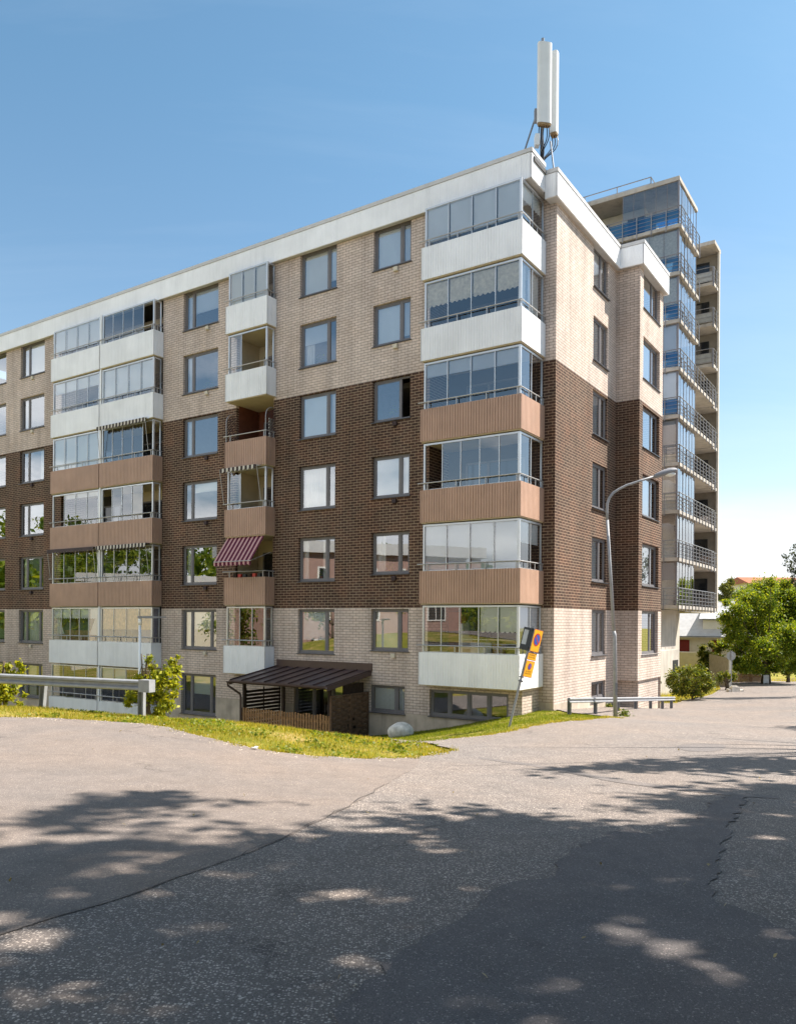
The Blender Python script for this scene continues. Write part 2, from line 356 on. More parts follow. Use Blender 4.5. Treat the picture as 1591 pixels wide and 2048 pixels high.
# ------------------------------------------------------------------ terrain
CTRL = [(0,0,-1.6),(-6,3,-1.55),(6,3,-1.78),(-12,8,-1.6),(12,8,-2.2),(0,-12,-1.1),(-14,-8,-1.1),(16,-8,-1.6),
 (0.05,8.6,-1.95),(4.5,9,-2.07),(10,20,-2.71),
 (-6.9,13.7,-1.75),(-4.3,13.8,-1.85),(-2.2,11.8,-1.95),(-0.7,11.9,-2.1),(0.44,12.7,-2.2),(0.9,13.6,-2.25),
 (-5,15.4,-1.92),(-7.3,16.3,-1.87),(-14,18,-1.75),(-25,24,-1.9),(-3,15,-1.95),(-1.2,14,-2.05),(0.4,13.5,-2.2),
 (2.8,20,-2.66),(5.26,26.66,-2.98),(5.23,24,-2.84),(11.83,34,-3.73),(6.98,25.4,-3.13),(8,31,-3.35),
 (27.7,55,-4.4),(27.9,60,-4.6),(40,75,-5.5),(16,46,-4.3),(12.5,39.5,-3.85),(20,36,-3.5),(30,36,-3.2),(20,22,-2.6),
 (2.2,27.5,-3.62),(0.2,28.9,-4.08),(-3,31.3,-4.6),(-9.6,35,-4.9),(-17,40.3,-5.0),(-24,44.8,-5.0),
 (0.05,18,-2.83),(0.9,17,-2.6),(0,25.5,-3.77),(1.6,24,-3.35),(-3,17.5,-2.75),(-6.5,20,-3.4),(-13.6,25.4,-4.5),(-11.8,28.1,-4.65),(-3.5,22.5,-3.75),(-8.5,26,-4.45),(-22,32,-4.8),
 (-5,18,-2.55),(-7.5,18.3,-2.5),(-8,60,-5.2),(-40,60,-5.2),(60,40,-4.0),(45,10,-2.6),(60,110,-6.5),(0,110,-6.2),(-45,0,-2.2),(-45,30,-3.5),(0,-45,-0.3),(45,-30,-1.2)]
CP = np.array(CTRL, float)
def _U(r2): return np.where(r2 > 1e-9, r2*np.log(np.maximum(r2, 1e-9)), 0.0)
_n = len(CP); _d2 = ((CP[:, None, :2]-CP[None, :, :2])**2).sum(-1)
_A = np.zeros((_n+3, _n+3)); _A[:_n, :_n] = _U(_d2) + np.eye(_n)*0.6; _A[:_n, _n] = 1; _A[:_n, _n+1:] = CP[:, :2]; _A[_n, :_n] = 1; _A[_n+1:, :_n] = CP[:, :2].T
_W = np.linalg.solve(_A, np.concatenate([CP[:, 2], np.zeros(3)]))
def H(xs, ys):
    xs = np.atleast_1d(np.asarray(xs, float)); ys = np.atleast_1d(np.asarray(ys, float))
    d2 = (xs[:, None]-CP[None, :, 0])**2 + (ys[:, None]-CP[None, :, 1])**2
    z = _U(d2) @ _W[:_n] + _W[_n] + xs*_W[_n+1] + ys*_W[_n+2]
    rr = np.hypot(xs, ys-25); t = np.clip((rr-75)/60, 0, 1); t = t*t*(3-2*t)
    return z*(1-t) + (-6.0)*t
def h(x, y): return float(H([x], [y])[0])
def G(px, py, ymax=110.0):                      # where the line of sight meets the ground
    d = ray(px, py)
    ys = np.concatenate([np.arange(2.0, 40, 0.1), np.arange(40, ymax, 0.4)])
    g = H(d[0]*ys, ys) - d[2]*ys
    i = np.where(g >= 0)[0]
    if len(i) == 0: Yh = ymax
    else:
        i = max(1, i[0]); a, b = ys[i-1], ys[i]; ga, gb = g[i-1], g[i]; Yh = a + (b-a)*(-ga)/(gb-ga+1e-12)
    return (d[0]*Yh, Yh)
# ground sheet
gx = np.concatenate([[-600,-420,-300,-220,-160,-120,-90,-70,-55], np.arange(-45, 46, 0.6), [55,70,90,120,160,220,300,420,600]])
gy = np.concatenate([[-400,-250,-160,-100,-70,-50,-35,-25], np.arange(-18, 70, 0.6), np.arange(71, 112, 3), [125,150,180,230,300,420,600,900]])
XX, YY = np.meshgrid(gx, gy); ZZ = H(XX.ravel(), YY.ravel())
nxx, nyy = len(gx), len(gy)
idx = np.arange(nxx*nyy).reshape(nyy, nxx)
me = bpy.data.meshes.new('ground')
me.from_pydata(np.stack([XX.ravel(), YY.ravel(), ZZ], 1).tolist(), [], np.stack([idx[:-1,:-1].ravel(), idx[:-1,1:].ravel(), idx[1:,1:].ravel(), idx[1:,:-1].ravel()], 1).tolist())
me.materials.append(MATS['turf']); me.polygons.foreach_set('use_smooth', [True]*len(me.polygons))
g = bpy.data.objects.new('ground', me); COL.objects.link(g); tag(g, kind='structure')
def inside(poly, xs, ys):
    c = np.zeros(len(xs), bool); n = len(poly)
    for i in range(n):
        x0, y0 = poly[i]; x1, y1 = poly[(i+1) % n]
        k = ((y0 > ys) != (y1 > ys)); t = (x1-x0)*(ys-y0)/((y1-y0) if abs(y1-y0) > 1e-12 else 1e-12)+x0
        c ^= k & (xs < t)
    return c
def sheet(name, poly, mat, lift, step=0.6, jit=0.03, dens=0.22, far=None):
    pts = []
    for (ax, ay), (bx, by) in zip(poly, poly[1:]+poly[:1]):
        ln = math.hypot(bx-ax, by-ay); dd = dens if (abs(ay) < 45 and ay > -3) else 2.5
        k = max(1, int(ln/dd))
        for i in range(k):
            t = i/k; j = jit*(random.random()-0.5)*2 if i else 0
            nx, ny = -(by-ay)/ln, (bx-ax)/ln
            pts.append((ax+(bx-ax)*t+nx*j, ay+(by-ay)*t+ny*j))
    P = np.array(pts)
    xs = np.arange(P[:,0].min(), P[:,0].max(), step); ys = np.arange(P[:,1].min(), P[:,1].max(), step)
    gx_, gy_ = np.meshgrid(xs, ys); gx_ = gx_.ravel()+0.011; gy_ = gy_.ravel()+0.013
    k = inside(pts, gx_, gy_); gx_, gy_ = gx_[k], gy_[k]
    allp = [Vector(p) for p in pts] + [Vector((a, b)) for a, b in zip(gx_.tolist(), gy_.tolist())]
    ed = [(i, (i+1) % len(pts)) for i in range(len(pts))]
    vs, es, fs, *_ = delaunay_2d_cdt(allp, ed, [], 1, 1e-5)
    xy = np.array([(v.x, v.y) for v in vs]); z = H(xy[:,0], xy[:,1]) + lift
    b = MB(); b.v = np.column_stack([xy, z]).tolist(); b.f = [tuple(f) for f in fs]; b.m = [0]*len(fs)
    # drop the border so the sheet has a real edge
    base = len(b.v)
    o = b.build(name, mat, smooth=True)
    for poly_ in o.data.polygons:
        if poly_.normal.z < 0: o.data.flip_normals(); break
    return o
verge_px = [(-260,1434),(-100,1434),(0,1438),(80,1439),(150,1442),(225,1447),(300,1452),(350,1463),(400,1476),(450,1488),(500,1500),(560,1509),(630,1517),(700,1521),(780,1521),(840,1517),(880,1510),(906,1503)]
verge = [G(*p) for p in verge_px]
back = [(0.55,14.6),(-0.6,15.9),(-3,17.9),(-6.5,20.3),(-13.6,25.8),(-22,31.5),(-38,41)]
far_dr = [(-36,44),(-20,34),(-11.8,28.3),(-5.5,23.6),(-2.2,20.6),(-0.9,19.1)]
lawn_px = [(800,1490),(850,1486),(900,1480),(945,1477),(985,1472),(1020,1465),(1060,1456),(1105,1448),(1150,1444),(1200,1440),(1245,1437)]
lawn = [G(*p) for p in lawn_px]
Rc = [BW(1.0, -0.6), BW(0.0, 0.0), BW(-0.2, 8), BW(-0.2, 12), BW(0.6, 12.6)]
side = [G(*p) for p in [(1352,1408),(1385,1398),(1425,1388),(1440,1378),(1432,1366),(1480,1364),(1530,1360),(1591,1357)]]
far = [(40,62),(70,66),(90,70),(90,-40),(-60,-40),(-60,12),(-30,15)]
road_poly = verge + back + far_dr + lawn + Rc + side + far
road = sheet('road', road_poly, 'asphalt_old', 0.035, 0.7, 0.085); tag(road, kind='structure')
seam_px = [(-260,1985),(0,1885),(110,1848),(226,1815),(352,1767),(503,1714),(618,1659),(699,1621),(770,1576),(830,1540),(842,1519)]
seam = [G(*p) for p in seam_px]
apron = seam + [(a, b-0.03) for a, b in verge[14::-1]]
ap = sheet('asphalt_apron', apron, 'asphalt_apron', 0.040, 0.7, 0.02); tag(ap, kind='structure')
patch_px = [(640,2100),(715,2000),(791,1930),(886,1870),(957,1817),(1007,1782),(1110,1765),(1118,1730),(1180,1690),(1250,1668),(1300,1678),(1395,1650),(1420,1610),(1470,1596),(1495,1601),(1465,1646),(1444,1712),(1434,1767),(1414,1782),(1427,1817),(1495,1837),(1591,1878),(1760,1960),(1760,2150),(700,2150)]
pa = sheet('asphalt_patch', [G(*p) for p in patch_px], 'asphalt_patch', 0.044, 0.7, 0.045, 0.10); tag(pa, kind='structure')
tr_px = [(957,1519),(1060,1532),(1150,1548),(1228,1563),(1340,1578),(1460,1592),(1556,1598),(1556,1604),(1460,1598),(1340,1585),(1228,1570),(1150,1554),(1060,1537),(957,1522)]
tp = sheet('trench_patch', [G(*p) for p in tr_px], 'asphalt_trench', 0.0395, 0.7, 0.02, 0.2); tag(tp, kind='structure')
def ell(cx, cy, a, b, n=26): return [G(cx+a*math.cos(t)*(1+0.08*math.sin(3*t)), cy-b*math.sin(t)*(1+0.1*math.cos(2*t))) for t in [2*PI*i/n for i in range(n)]]
ov = sheet('oval_patch', ell(1402,1499,48,9), 'asphalt_trench', 0.0385, 0.7, 0.05, 0.3); tag(ov, kind='structure')
def strip(name, pts, w, mat, lift):
    b = MB()
    for i, (x, y) in enumerate(pts):
        x0, y0 = pts[max(0, i-1)]; x1, y1 = pts[min(len(pts)-1, i+1)]; l = math.hypot(x1-x0, y1-y0) or 1
        nx, ny = -(y1-y0)/l, (x1-x0)/l; ww = w*(0.3+random.random()*1.3); j = (random.random()-0.5)*0.07
        for sgn in (-1, 1):
            X, Y = x+nx*(ww*sgn/2+j), y+ny*(ww*sgn/2+j); b.v.append((X, Y, h(X, Y)+lift))
        if i: k = 2*i; b.f.append((k-2, k-1, k+1, k)); b.m.append(0)
    o = b.build(name, mat)
    if o.data.polygons[0].normal.z < 0: o.data.flip_normals()
    return o
def dense(px):
    out = []
    P = [G(*p) for p in px]
    for (ax, ay), (bx, by) in zip(P[:-1], P[1:]):
        k = max(1, int(math.hypot(bx-ax, by-ay)/0.15)); out += [(ax+(bx-ax)*i/k, ay+(by-ay)*i/k) for i in range(k)]
    return out + [P[-1]]
tag(strip('seam_crack', dense(seam_px[1:9]), 0.006, 'seam_tar', 0.050), kind='structure')
# ------------------------------------------------------------------ apartment block
ZB = -5.0; OFF = (0, 0, ZB)
blk = empty('apartment_building', (C0[0], C0[1], ZB), 'six storey brick apartment block banded in beige and dark brown, with white and tan balconies', 'apartment block', rot=(0, 0, -ANG))
N1 = 1.34; NB = 1.90; ZTOP = 14.45; BAND1 = 8.86; BAND0 = 0.47
def zmat(z, plinth):
    if z > BAND1: return 0
    if z > BAND0: return 1
    if z > plinth: return 0
    return 2
def wall(mb, P, a0, a1, z0, z1, holes, plinth=-3.33, depth=0.2, reveal=True):
    # P(a, z, d): a along, z up, d inwards
    As = sorted({a0, a1} | {x for hh in holes for x in hh[:2] if a0 < x < a1})
    Zs = sorted({z0, z1} | {x for x in (BAND1, BAND0, plinth) if z0 < x < z1} | {x for hh in holes for x in hh[2:4] if z0 < x < z1})
    for i in range(len(As)-1):
        for j in range(len(Zs)-1):
            am, zm = (As[i]+As[i+1])/2, (Zs[j]+Zs[j+1])/2
            if any(q[0] < am < q[1] and q[2] < zm < q[3] for q in holes): continue
            mb.face([P(As[i], Zs[j], 0), P(As[i+1], Zs[j], 0), P(As[i+1], Zs[j+1], 0), P(As[i], Zs[j+1], 0)], zmat(zm, plinth))
    if not reveal: return
    for q in holes:
        if len(q) > 4: continue
        x0, x1, y0, y1 = q[:4]; mm = zmat((y0+y1)/2, plinth)
        mb.face([P(x0,y0,0), P(x0,y1,0), P(x0,y1,depth), P(x0,y0,depth)], mm)
        mb.face([P(x1,y0,0), P(x1,y0,depth), P(x1,y1,depth), P(x1,y1,0)], mm)
        mb.face([P(x0,y1,0), P(x1,y1,0), P(x1,y1,depth), P(x0,y1,depth)], mm)
        mb.face([P(x0,y0,0), P(x0,y0,depth), P(x1,y0,depth), P(x1,y0,0)], mm)
# window table : (left s, right s, top, bottom, kind)
wins = []
for k in range(6):
    wins.append((6.62, 4.97, 14.43-2.8*k, 12.90-2.8*k, 'W5', k))
    wins.append((10.16, 8.34, 14.43-2.8*k, 12.71-2.8*k, 'W4', k))
for k in range(7):
    b3 = 12.71-2.8*k if k < 6 else -4.13
    wins.append((16.90, 14.73, 14.43-2.8*k, b3, 'W3', k)); wins.append((29.58, 27.40, 14.43-2.8*k, b3, 'W2', k)); wins.append((33.1, 30.94, 14.43-2.8*k, b3, 'W1', k))
wins.append((6.66, 5.11, -2.36, -3.36, 'W5', 6)); wins.append((10.35, 7.5, -2.36, -4.35, 'patio', 6)); wins.append((4.08, 1.03, -2.40, -3.33, 'base', 6))
holesL = [(-w[0], -w[1], w[3], w[2]) for w in wins]
holesL += [(-25.9, -18.25, -4.9, 14.37, 'open'), (-13.62, -11.53, -2.2, 14.37, 'open'), (-4.16, -0.53, -2.22, 14.40, 'open')]
rwin = [(3.58,5.2,14.2,12.62),(3.58,5.2,11.54,9.86),(3.58,5.2,8.77,7.08),(3.58,5.2,6.04,4.32),(3.58,5.2,3.22,1.54),(3.62,5.2,0.475,-1.26),(3.62,5.2,-2.26,-2.93)]
bwin = [(6.70,9.06,14.2,12.65),(6.70,9.06,11.52,9.83),(6.70,9.06,8.76,7.06),(6.72,9.06,5.99,4.31),(6.74,9.06,3.21,1.49),(6.74,9.06,0.475,-1.30)]
w = MB(); YL = -N1
PL = lambda a, z, d: (a, YL+d, z)
wall(w, PL, -36, -0.53, -6.5, ZTOP, holesL)
# return under the corner balcony, strip + rear wall of the corner balcony, right facade, bay
wall(w, lambda a, z, d: (-0.53-d, a, z), YL, 0.0, -6.5, -2.22, [])
wall(w, lambda a, z, d: (a, 0.0+d, z), -4.16, 0.0, -2.22, ZTOP, [], reveal=False)
wall(w, lambda a, z, d: (a, 0.0+d, z), -0.53, 0.0, -6.5, -2.22, [], plinth=-2.75, reveal=False)
PR = lambda a, z, d: (0.0-d, a, z)
wall(w, PR, 0.0, 6.25, -6.5, 14.3, [(q[0], q[1], q[3], q[2]) for q in rwin], plinth=-2.80)
BQ = 0.943
wall(w, lambda a, z, d: (a, 6.25+d, z), 0.0, BQ, -2.33, 14.3, [], reveal=False)
wall(w, lambda a, z, d: (BQ-d, a, z), 6.25, 9.53, -2.33, 14.3, [(q[0], q[1], q[3], q[2]) for q in bwin])
wall(w, lambda a, z, d: (BQ-a, 9.53+d, z), 0.0, BQ, -6.5, 14.3, [], reveal=False)
wall(w, lambda a, z, d: (a, 6.62+d, z), 0.0, 0.86, -6.5, -2.33, [], plinth=-3.5, reveal=False)
wall(w, lambda a, z, d: (0.86-d, a, z), 6.62, 9.53, -6.5, -2.33, [], plinth=-3.5, reveal=False)
w.face([(0, 6.25, -2.33), (0, 9.53, -2.33), (BQ, 9.53, -2.33), (BQ, 6.25, -2.33)], 2)
wall(w, lambda a, z, d: (0.0-d, a, z), 6.25, 6.62, -6.5, -2.33, [], plinth=-3.0, reveal=False)
wall(w, lambda a, z, d: (0.0-d, a, z), 9.53, 12.0, -6.5, 14.3, [], reveal=False)
wall(w, lambda a, z, d: (-a, 12.0-d, z), 0.0, 36.0, -6.5, 14.3, [], reveal=False)
wall(w, lambda a, z, d: (-36.0+d, -a, z), -12.0, N1, -6.5, ZTOP, [], reveal=False)
# loggia cheeks
for (xs, y1) in ((-25.9, 0), (-18.25, 0), (-13.62, 0), (-11.53, 0), (-4.16, 0)):
    wall(w, (lambda X: (lambda a, z, d: (X, a, z)))(xs), YL, y1, -2.3 if xs > -18 else -5.2, 14.4, [], reveal=False)
for (x0, x1) in ((-25.9, -18.25), (-13.62, -11.53)):
    wall(w, lambda a, z, d: (a, 0.0, z), x0, x1, -5.2, 14.4, [], reveal=False)
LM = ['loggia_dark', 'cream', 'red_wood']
for k in range(7):
    z0_, z1_ = 11.96-2.8*k, 14.6-2.8*k
    if k == 0: z1_ = 14.35
    if k < 6:
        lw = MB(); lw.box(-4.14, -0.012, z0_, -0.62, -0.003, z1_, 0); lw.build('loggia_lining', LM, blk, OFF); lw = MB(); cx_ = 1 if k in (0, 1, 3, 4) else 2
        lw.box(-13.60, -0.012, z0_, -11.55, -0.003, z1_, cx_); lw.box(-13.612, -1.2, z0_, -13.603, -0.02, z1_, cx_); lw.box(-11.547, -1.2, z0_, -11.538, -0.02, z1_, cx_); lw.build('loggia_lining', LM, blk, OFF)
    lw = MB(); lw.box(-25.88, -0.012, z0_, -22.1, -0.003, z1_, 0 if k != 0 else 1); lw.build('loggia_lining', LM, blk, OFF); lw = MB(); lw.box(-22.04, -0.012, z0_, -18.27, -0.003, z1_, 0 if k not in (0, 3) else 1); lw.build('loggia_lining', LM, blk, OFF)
w.build('brick_wall', ['light_brick', 'dark_brick', 'concrete'], blk, OFF)
# rooms behind the windows
it = MB()
for k in range(8):
    zf = 11.92-2.8*k
    it.box(-35.6, 0.25, zf-0.2, -0.4, 11.7, zf)
it.box(-35.6, 3.4, -6, -3.6, 3.55, 14.2); it.box(-3.7, 3.5, -6, -3.55, 11.7, 14.2)
for x in (-31, -26.9, -17.8, -14.2, -11.0, -7.5): it.box(x-0.06, 0.25, -6, x+0.06, 3.4, 14.2)
it.box(-0.7, 6.0, -6, -3.55, 6.1, 14.2)
it.build('interior', 'interior', blk, OFF)
rf = MB(); rf.box(-36.1, -1.4, 14.95, -0.2, 12.1, 15.1); rf.box(-0.2, -0.35, 14.8, 0.15, 12.1, 14.92); rf.box(0.15, 6.1, 14.8, 1.05, 9.7, 14.92)
rf.build('roof', 'roofing', blk, OFF)
# fascia
fa = MB()
OV = 0.2; x_m = -0.24; ys = -0.45; xr = 0.2
main = [(-36.2, -N1-OV), (x_m, -N1-OV), (x_m, ys)]
right = [(x_m, ys), (xr, ys), (xr, 6.05), (BQ+0.2, 6.05), (BQ+0.2, 9.7), (0.2, 9.7)]
fa.clad(main, 14.37, 15.19, 0.09, 0.012, 0.007, 0.05); fa.clad(right, 14.14, 14.93, 0.09, 0.012, 0.007, 0.05)
fb = fa.build('roof_fascia', 'white_metal', blk, OFF)
cp = MB()
def coping(path, z0, z1, o=0.02):
    for (ax, ay), (bx, by) in zip(path[:-1], path[1:]):
        ln = math.hypot(bx-ax, by-ay); dx, dy = (bx-ax)/ln, (by-ay)/ln; nx, ny = dy, -dx
        A = (ax+nx*o-dx*0.0, ay+ny*o); B = (bx+nx*o+dx*o, by+ny*o+dy*o); A2 = (ax-nx*0.3, ay-ny*0.3); B2 = (bx-nx*0.3, by-ny*0.3)
        for q in ([(*A, z0), (*B, z0), (*B, z1), (*A, z1)], [(*A, z1), (*B, z1), (*B2, z1+0.02), (*A2, z1+0.02)], [(*A, z0), (*A2, z0), (*B2, z0), (*B, z0)]): cp.face(q)
coping(main, 15.20, 15.335); coping(right, 14.94, 15.075)
cp.build('coping', 'grey_coping', fb, OFF)
sf = MB()
sf.face([(-36.2, -N1-OV+0.05, 14.375), (-36.2, -N1+0.0, 14.375), (x_m-0.05, -N1, 14.375), (x_m-0.05, -N1-OV+0.05, 14.375)])
sf.face([(-4.2, -N1, 14.376), (-4.2, 0.02, 14.376), (x_m-0.05, 0.02, 14.376), (x_m-0.05, -N1, 14.376)])
sf.face([(x_m, ys+0.05, 14.145), (x_m, 0.05, 14.145), (xr-0.05, 0.05, 14.145), (xr-0.05, ys+0.05, 14.145)])
sf.face([(-0.1, 0.0, 14.146), (-0.1, 6.2, 14.146), (xr-0.05, 6.2, 14.146), (xr-0.05, 0.0, 14.146)])
sf.face([(0.0, 6.1, 14.147), (0.0, 9.65, 14.147), (BQ+0.15, 9.65, 14.147), (BQ+0.15, 6.1, 14.147)])
sf.build('soffit', 'grey_coping', fb, OFF)
# ------------------------------------------------------------------ windows
def win_parts(w_, h_, splits, missing=()):
    fm = MB(); t = 0.065
    fm.box(0, 0, 0, t, 0.07, h_); fm.box(w_-t, 0, 0, w_, 0.07, h_); fm.box(t, 0, h_-t, w_-t, 0.07, h_); fm.box(t, 0, 0, w_-t, 0.07, t)
    xs = [t] + [w_*q for q in splits] + [w_-t]
    gm = MB()
    for i in range(len(xs)-1):
        a, b = xs[i], xs[i+1]
        if i: fm.box(a-0.035, 0.002, t, a+0.035, 0.068, h_-t); a += 0.035
        if i < len(xs)-2: b -= 0.035
        s = 0.05
        if i in missing: continue
        fm.box(a, 0.015, t, a+s, 0.06, h_-t); fm.box(b-s, 0.015, t, b, 0.06, h_-t); fm.box(a+s, 0.015, h_-t-s, b-s, 0.06, h_-t); fm.box(a+s, 0.015, t, b-s, 0.06, t+s)
        dx = random.uniform(-0.004, 0.004)
        gm.face([(a+s-0.005, 0.035+dx, t+s-0.005), (b-s+0.005, 0.035-dx, t+s-0.005), (b-s+0.005, 0.035-dx, h_-t-s+0.005), (a+s-0.005, 0.035+dx, h_-t-s+0.005)])
    sl = MB(); x0, x1 = -0.04, w_+0.04
    b = len(sl.v)
    for x in (x0, x1): sl.v += [(x, -0.17, -0.035), (x, -0.17, -0.01), (x, 0.03, 0.012), (x, 0.03, -0.035)]
    for i in range(4): j = (i+1) % 4; sl.f.append((b+i, b+j, b+4+j, b+4+i)); sl.m.append(0)
    sl.f += [(b+3, b+2, b+1, b), (b+4, b+5, b+6, b+7)]; sl.m += [0, 0]
    return fm, gm, sl
def window(x, y, z, w_, h_, splits, rot=0.0, missing=(), blinds=(), curtains=(), label=None):
    fm, gm, sl = win_parts(w_, h_, splits, missing)
    o = fm.build('window', 'window_grey', blk, loc=(x, y, z-ZB), rot=(0, 0, rot))
    if label: o['label'] = label
    gm.build('pane', 'window_glass', o); sl.build('sill', 'sill_dark', o)
    xs = [0.07] + [w_*q for q in splits] + [w_-0.07]
    for (i, fr, mt) in blinds:
        b = MB(); b.box(xs[i]+0.05, 0.085, 0.1+(h_-0.2)*(1-fr), xs[i+1]-0.05, 0.092, h_-0.1); b.box(xs[i]+0.05, 0.075, 0.09+(h_-0.2)*(1-fr), xs[i+1]-0.05, 0.1, 0.12+(h_-0.2)*(1-fr))
        b.build('roller_blind', random.choice(['blind', 'blind_warm', 'blind_grey']) if mt == BL else mt, o)
    for (a, b_, h0) in curtains:
        c = MB(); n = max(6, int((b_-a)*w_/0.045)); pts = []
        for i in range(n+1):
            t = i/n; pts.append((a*w_+(b_-a)*w_*t, 0.14+0.03*math.sin(i*1.9)+0.012*math.sin(i*0.7)))
        for p, q in zip(pts[:-1], pts[1:]): c.face([(*p, h0*h_+0.05), (*q, h0*h_+0.05), (*q, h_-0.08), (*p, h_-0.08)])
        c.build('curtain', 'curtain', o)
    return o
BL = 'blind'
spec = {('W5',0): dict(blinds=[(0,0.97,BL),(1,0.99,BL)]), ('W5',1): dict(blinds=[(0,1.0,BL),(1,0.9,BL)]), ('W5',2): dict(missing=(1,)), ('W5',3): dict(blinds=[(0,1.0,BL)], curtains=[(0.73,0.97,0)]),
  ('W5',4): dict(curtains=[(0.04,0.30,0)]), ('W5',5): dict(blinds=[(0,0.98,BL)]), ('W5',6): dict(blinds=[(0,1.0,BL),(1,1.0,BL)]),
  ('W4',0): dict(blinds=[(0,1.0,BL),(1,0.8,BL)]), ('W4',1): dict(blinds=[(0,0.45,BL)], curtains=[(0.08,0.3,0)]), ('W4',2): dict(blinds=[(0,1.0,BL)], curtains=[(0.76,0.97,0.05)]), ('W4',3): dict(curtains=[(0.05,0.73,0)]),
  ('W4',4): dict(curtains=[(0.03,0.2,0),(0.58,0.73,0)]), ('W4',5): dict(blinds=[(0,0.72,BL)]),
  ('W3',0): dict(blinds=[(1,0.6,BL)], curtains=[(0.04,0.26,0)]), ('W3',1): dict(curtains=[(0.04,0.24,0)]), ('W3',2): dict(curtains=[(0.04,0.24,0)]), ('W3',3): dict(blinds=[(1,0.25,BL)]), ('W3',4): dict(curtains=[(0.04,0.2,0)]), ('W3',5): dict(curtains=[(0.04,0.24,0)], blinds=[(1,0.5,BL)]), ('W3',6): dict(blinds=[(1,0.5,BL)]),
  ('W2',0): dict(blinds=[(1,1.0,BL)], curtains=[(0.05,0.3,0)]), ('W2',1): dict(curtains=[(0.05,0.3,0)]), ('W2',2): dict(curtains=[(0.7,0.95,0)]), ('W2',3): dict(blinds=[(1,0.4,BL)]), ('W2',4): dict(curtains=[(0.05,0.26,0)]), ('W2',5): dict(curtains=[(0.05,0.95,0)]), ('W2',6): dict(curtains=[(0.05,0.6,0)])}
SPL = {'W5': [0.72], 'W4': [0.745], 'W3': [0.24], 'W2': [0.30], 'W1': [0.3], 'patio': [0.33, 0.66], 'base': [0.25, 0.5, 0.75]}
PLANTS_ = []
for (s0, s1, zt, zb, kind, k) in wins:
    sp = list(SPL[kind])
    if kind == 'W3' and k >= 5: sp = [0.26, 0.82]
    if kind == 'W2' and k >= 4: sp = [0.26, 0.80]
    d = spec.get((kind, k), {})
    lab = {('W5',2): 'window with its narrow right sash standing open', ('base',6): 'wide four pane basement window under the corner balcony'}.get((kind, k))
    wo_ = window(-s0, YL+0.11, zb, s0-s1, zt-zb, sp, 0.0, d.get('missing', ()), d.get('blinds', ()), d.get('curtains', ()), lab)
    if (kind, k) in (('W5',4),('W4',1),('W3',1),('W3',4),('W2',1),('W2',4),('W4',4),('W5',2)): PLANTS_.append((wo_, (s0-s1)*random.uniform(0.35, 0.6)))
    if kind in ('W5', 'W3', 'W2') and k < 6:
        sv = s1+0.62 if kind != 'W2' else s1+1.0
        v = MB(); v.box(-sv-0.085, YL-0.10, zb-0.24, -sv+0.085, YL+0.01, zb-0.085); v.box(-sv-0.05, YL-0.11, zb-0.21, -sv+0.05, YL-0.10, zb-0.20)
        v.build('wall_vent', 'trellis' if 1 < k < 5 else 'cream_panel', blk, OFF)
PLANTS = []
for i, (t0, t1, zt, zb) in enumerate(rwin):
    window(-0.08, t0, zb, t1-t0, zt-zb, [0.62], PI/2, (), [(0, 1.0, BL)] if i < 6 else (), [(0.66, 0.95, 0)] if i in (0, 1, 2, 5) else ())
for i, (t0, t1, zt, zb) in enumerate(bwin):
    window(BQ-0.12, t0, zb, t1-t0, zt-zb, [0.66], PI/2, (), [(0, 1.0, BL)] if i in (1, 3, 4) else (), [(0.05, 0.3, 0)] if i == 0 else ())
